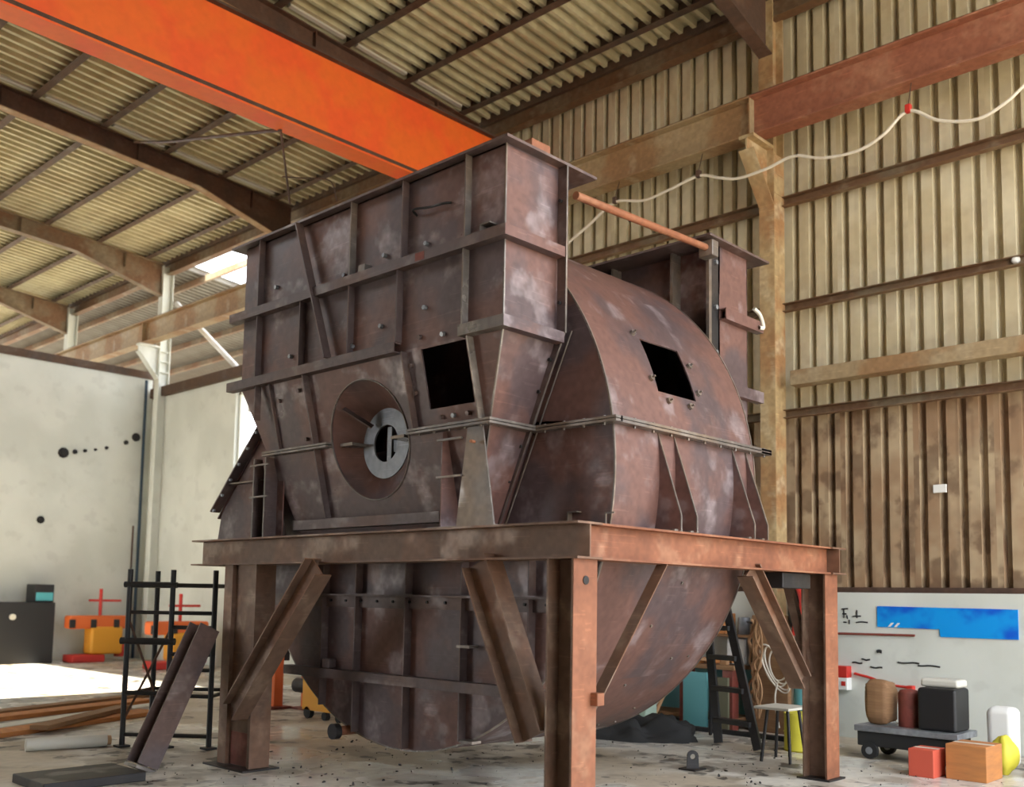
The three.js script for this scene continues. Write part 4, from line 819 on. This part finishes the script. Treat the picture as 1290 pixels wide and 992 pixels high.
// things on the low white wall
{
  const b = thing('banner', 'blue banner with white strokes fixed to the low white wall', 'banner', [6.11, 1.16, -0.1]);
  put('cloth', plateX([[-0.84, 1.48], [-0.84, 1.25], [-0.16, 1.245], [-0.15, 1.165], [0.63, 1.165], [0.63, 1.47]], 6.106, 6.118), M.banner, b);
  put('stroke', plateX([[-0.72, 1.255], [-0.69, 1.255], [-0.65, 1.3], [-0.68, 1.3]], 6.1035, 6.1055), M.whitePaint, b, 'white slanting stroke'); put('stroke', plateX([[-0.65, 1.255], [-0.62, 1.255], [-0.58, 1.3], [-0.61, 1.3]], 6.1035, 6.1055), M.whitePaint, b, 'white slanting stroke');
  const w = thing('wall_writing', 'black painted characters on the low white wall beside the banner', 'writing', [6.118, 1.25, -1.1]);
  const S = [[[-1.26, 1.44], [-1.18, 1.445]], [[-1.25, 1.385], [-1.2, 1.385]], [[-1.235, 1.44], [-1.235, 1.34]], [[-1.2, 1.37], [-1.19, 1.33]], [[-1.13, 1.36], [-1.03, 1.365]], [[-1.08, 1.43], [-1.08, 1.34]], [[-1.24, 1.29], [-1.2, 1.29]], [[-1.17, 1.32], [-1.17, 1.27]], [[-1.09, 1.29], [-1.04, 1.3], [-0.95, 1.295]]];
  for (const p of S) put('brush_stroke', tube(p.map(([z, y]) => V(6.119, y, z)), 0.009, 8, 5), M.black, w);
  single('wall_pipe', 'thin red pipe running along the low white wall', 'pipe', rod(V(6.1, 1.16, -1.35), V(6.1, 1.17, -0.42), 0.013, 8), M.faded, [6.1, 1.16, -0.9]);
  const f = thing('fire_box', 'red and white box on the low white wall beside the frame leg', 'box', [6.06, 0.55, -1.24]);
  put('upper', rb(6.0, 6.12, 0.67, 0.8, -1.34, -1.15, 0.01), M.red, f); put('lower', rb(6.0, 6.12, 0.53, 0.67, -1.34, -1.15, 0.01), M.whitePaint, f); put('mark', bb(5.996, 6.0, 0.58, 0.63, -1.22, -1.17), M.red, f);
  const h = thing('hose_bracket', 'red bracket with a drooping red hose on the low white wall', 'bracket', [6.08, 0.5, -0.6]);
  put('hose', tube([V(6.08, 0.72, -1.1), V(6.08, 0.68, -0.9), V(6.07, 0.63, -0.75), V(6.06, 0.61, -0.5)], 0.016, 24, 6), M.red, h); put('bracket', rb(6.03, 6.12, 0.5, 0.63, -0.5, -0.43, 0.008), M.red, h);
  [[0.84, -1.08, 0.06], [0.88, -0.98, 0.05], [0.8, -0.86, 0.07], [0.87, -0.5, 0.12], [0.85, -0.28, 0.12], [0.98, -0.82, 0.03]].forEach(([y, z, r], i) => {
    const p = []; for (let k = 0; k <= 4; k++) p.push(V(6.118, y + 0.005 * Math.sin(k * 1.7 + i), z - r + k * r / 2));
    single('wall_scuff', ['thin dark scuff on the low white wall above the red box', 'short dark scuff on the white wall under the red pipe', 'dark smear on the white wall between pipe and hose', 'long dark smear on the white wall below the banner', 'long faint smear ending below the banner middle', 'small black spot on the white wall under the pipe'][i], 'mark', tube(p, i === 5 ? 0.02 : 0.01, 16, 6).translate(0, 0, 0), M.rubber, [6.118, y, z]);
  });
  single('wall_lamp_knob', 'pale round cap on the upper wall girt', 'cap', new THREE.SphereGeometry(0.045, 16, 12).translate(6.14, 5.12, 0.7), M.whitePaint, [6.14, 5.12, 0.7]);
  single('highlight_patch', 'white patch painted as a highlight on the stained sheeting', 'patch', rb(6.258, 6.28, 2.73, 2.82, -0.25, -0.11, 0.004), M.whitePaint, [6.265, 2.72, -0.2]);  // thin white plate standing for a blown highlight on the sheets
}
// trolley, sacks and cartons near the low white wall
{
  const t = thing('parts_trolley', 'dark trolley loaded with machine parts before the low white wall', 'trolley', [4.95, 0, 0.0]);
  put('deck', rb(4.75, 5.25, 0.26, 0.32, -0.5, 0.5, 0.01), M.galv, t); put('chassis', rb(4.78, 5.22, 0.12, 0.26, -0.48, 0.45, 0.01), M.rubber, t);
  for (const [x, z] of [[4.78, -0.35], [5.2, -0.35], [4.78, 0.32], [5.2, 0.32]]) { const w = put('wheel', rod(V(x - 0.025, 0.08, z), V(x + 0.025, 0.08, z), 0.08, 18), M.rubber, t); put('hub', rod(V(x - 0.03, 0.08, z), V(x + 0.03, 0.08, z), 0.035, 12), M.galv, w); }
  const on = (n, l, c, g, m, b) => single(n, l, c, g, m, b);
  on('sack', 'brown sack standing on the trolley end', 'sack', (() => { const g = new THREE.SphereGeometry(1, 24, 16), p = g.attributes.position; for (let i = 0; i < p.count; i++) { const y = p.getY(i); const q = (v) => Math.sign(v) * Math.pow(Math.abs(v), 0.5), n = 0.9 + 0.25 * fbm((p.getX(i) + 1) / 2, (y + 1) / 2, 5, 55, 3); p.setXYZ(i, 5 + q(p.getX(i)) * 0.14 * n, 0.54 + q(y) * 0.21 * n, -0.33 + q(p.getZ(i)) * 0.13 * n); } g.computeVertexNormals(); return g; })(), M.wood, [5, 0.32, -0.36]);
  on('motor_can', 'orange red cylinder standing in the middle of the trolley', 'cylinder', lathe([[0, 0], [0.1, 0], [0.1, 0.32], [0.08, 0.35], [0.04, 0.36], [0, 0.36]], [5.0, 0.32, -0.05]), M.faded, [5, 0.32, -0.05]);
  on('gear_box', 'black box shaped housing on the trolley', 'housing', rb(4.82, 5.18, 0.32, 0.72, 0.1, 0.46, 0.03), M.black, [5, 0.32, 0.28]);
  on('folded_cloth', 'folded pale cloth lying over the trolley load', 'cloth', rb(4.95, 5.2, 0.72, 0.8, 0.08, 0.44, 0.03), M.pale, [5.05, 0.72, 0.25]);
  on('white_sack', 'tall white sack standing beside the trolley', 'sack', (() => { const g = new RoundedBoxGeometry(0.22, 0.56, 0.26, 8, 0.07), p = g.attributes.position; for (let i = 0; i < p.count; i++) { const x = p.getX(i), y = p.getY(i), z = p.getZ(i), n = 0.85 + 0.3 * fbm((x + 1) / 2, (y + z + 2) / 4, 16, 57, 3); p.setXYZ(i, x * n, y, z * n); } g.computeVertexNormals(); g.translate(5.3, 0.28, 0.72); return g; })(), M.whitePaint, [5.3, 0, 0.72]);
  const carton = (x0, x1, h, z0, z1, m, l) => { const o = thing('carton', l, 'carton', [(x0 + x1) / 2, 0, (z0 + z1) / 2]); put('body', rb(x0, x1, 0, h, z0, z1, 0.006), m, o); put('tape', bb((x0 + x1) / 2 - 0.03, (x0 + x1) / 2 + 0.03, h - 0.001, h + 0.002, z0 + 0.003, z1 - 0.003), M.pale, o); };
  carton(4.1, 4.38, 0.24, 0.3, 0.52, M.cartonRed, 'red printed carton standing before the trolley');
  carton(4.22, 4.62, 0.3, 0.58, 0.92, M.orangeWood, 'orange brown carton beside the red printed carton');
  on('plastic_bag', 'crumpled yellow green bag lying behind the cartons', 'bag', (() => { const g = new THREE.SphereGeometry(1, 24, 16), p = g.attributes.position; for (let i = 0; i < p.count; i++) { const x = p.getX(i), y = p.getY(i), z = p.getZ(i), n = 0.8 + 0.4 * fbm((x + 1) / 2, (z + 1) / 2, 5, 33, 3); p.setXYZ(i, 4.85 + x * 0.13 * n, 0.17 + y * 0.17 * n, 0.86 + z * 0.12 * n); } g.computeVertexNormals(); return g; })(), M.lime, [4.85, 0, 0.86]);
  on('tool_case', 'black case standing on the floor past the cartons', 'case', rb(4.75, 5.1, 0, 0.2, 1.15, 1.6, 0.02), M.black, [4.9, 0, 1.4]);
}
// dark steel angle at the foot of the sheeting
structure('trim_3', sweep(secL(0.06, 0.06, 0.008), V(6.24, 1.632, 5.5), V(6.24, 1.632, -12.3)), M.rafter, 'dark steel angle at the foot of the sheeting');
// loose grit on the floor
{
  const g = new THREE.DodecahedronGeometry(0.008, 0), m = new THREE.InstancedMesh(g, M.dark, 900), q = new THREE.Object3D();
  for (let i = 0; i < 900; i++) { const k = rnd(); q.position.set(rr(-1.5, 4.5), 0.004, rr(-4.5, 1)); q.rotation.set(rr(0, 3), rr(0, 3), 0); const s = 0.35 + 1.5 * k * k * k * k; q.scale.set(s * rr(0.7, 2.2), s * 0.6, s); q.updateMatrix(); m.setMatrixAt(i, q.matrix); }
  m.name = 'floor_debris'; m.userData = { kind: 'stuff', label: 'dark grit scattered over the concrete floor' }; m.castShadow = m.receiveShadow = true; scene.add(m);
}

renderer.render(scene, camera);
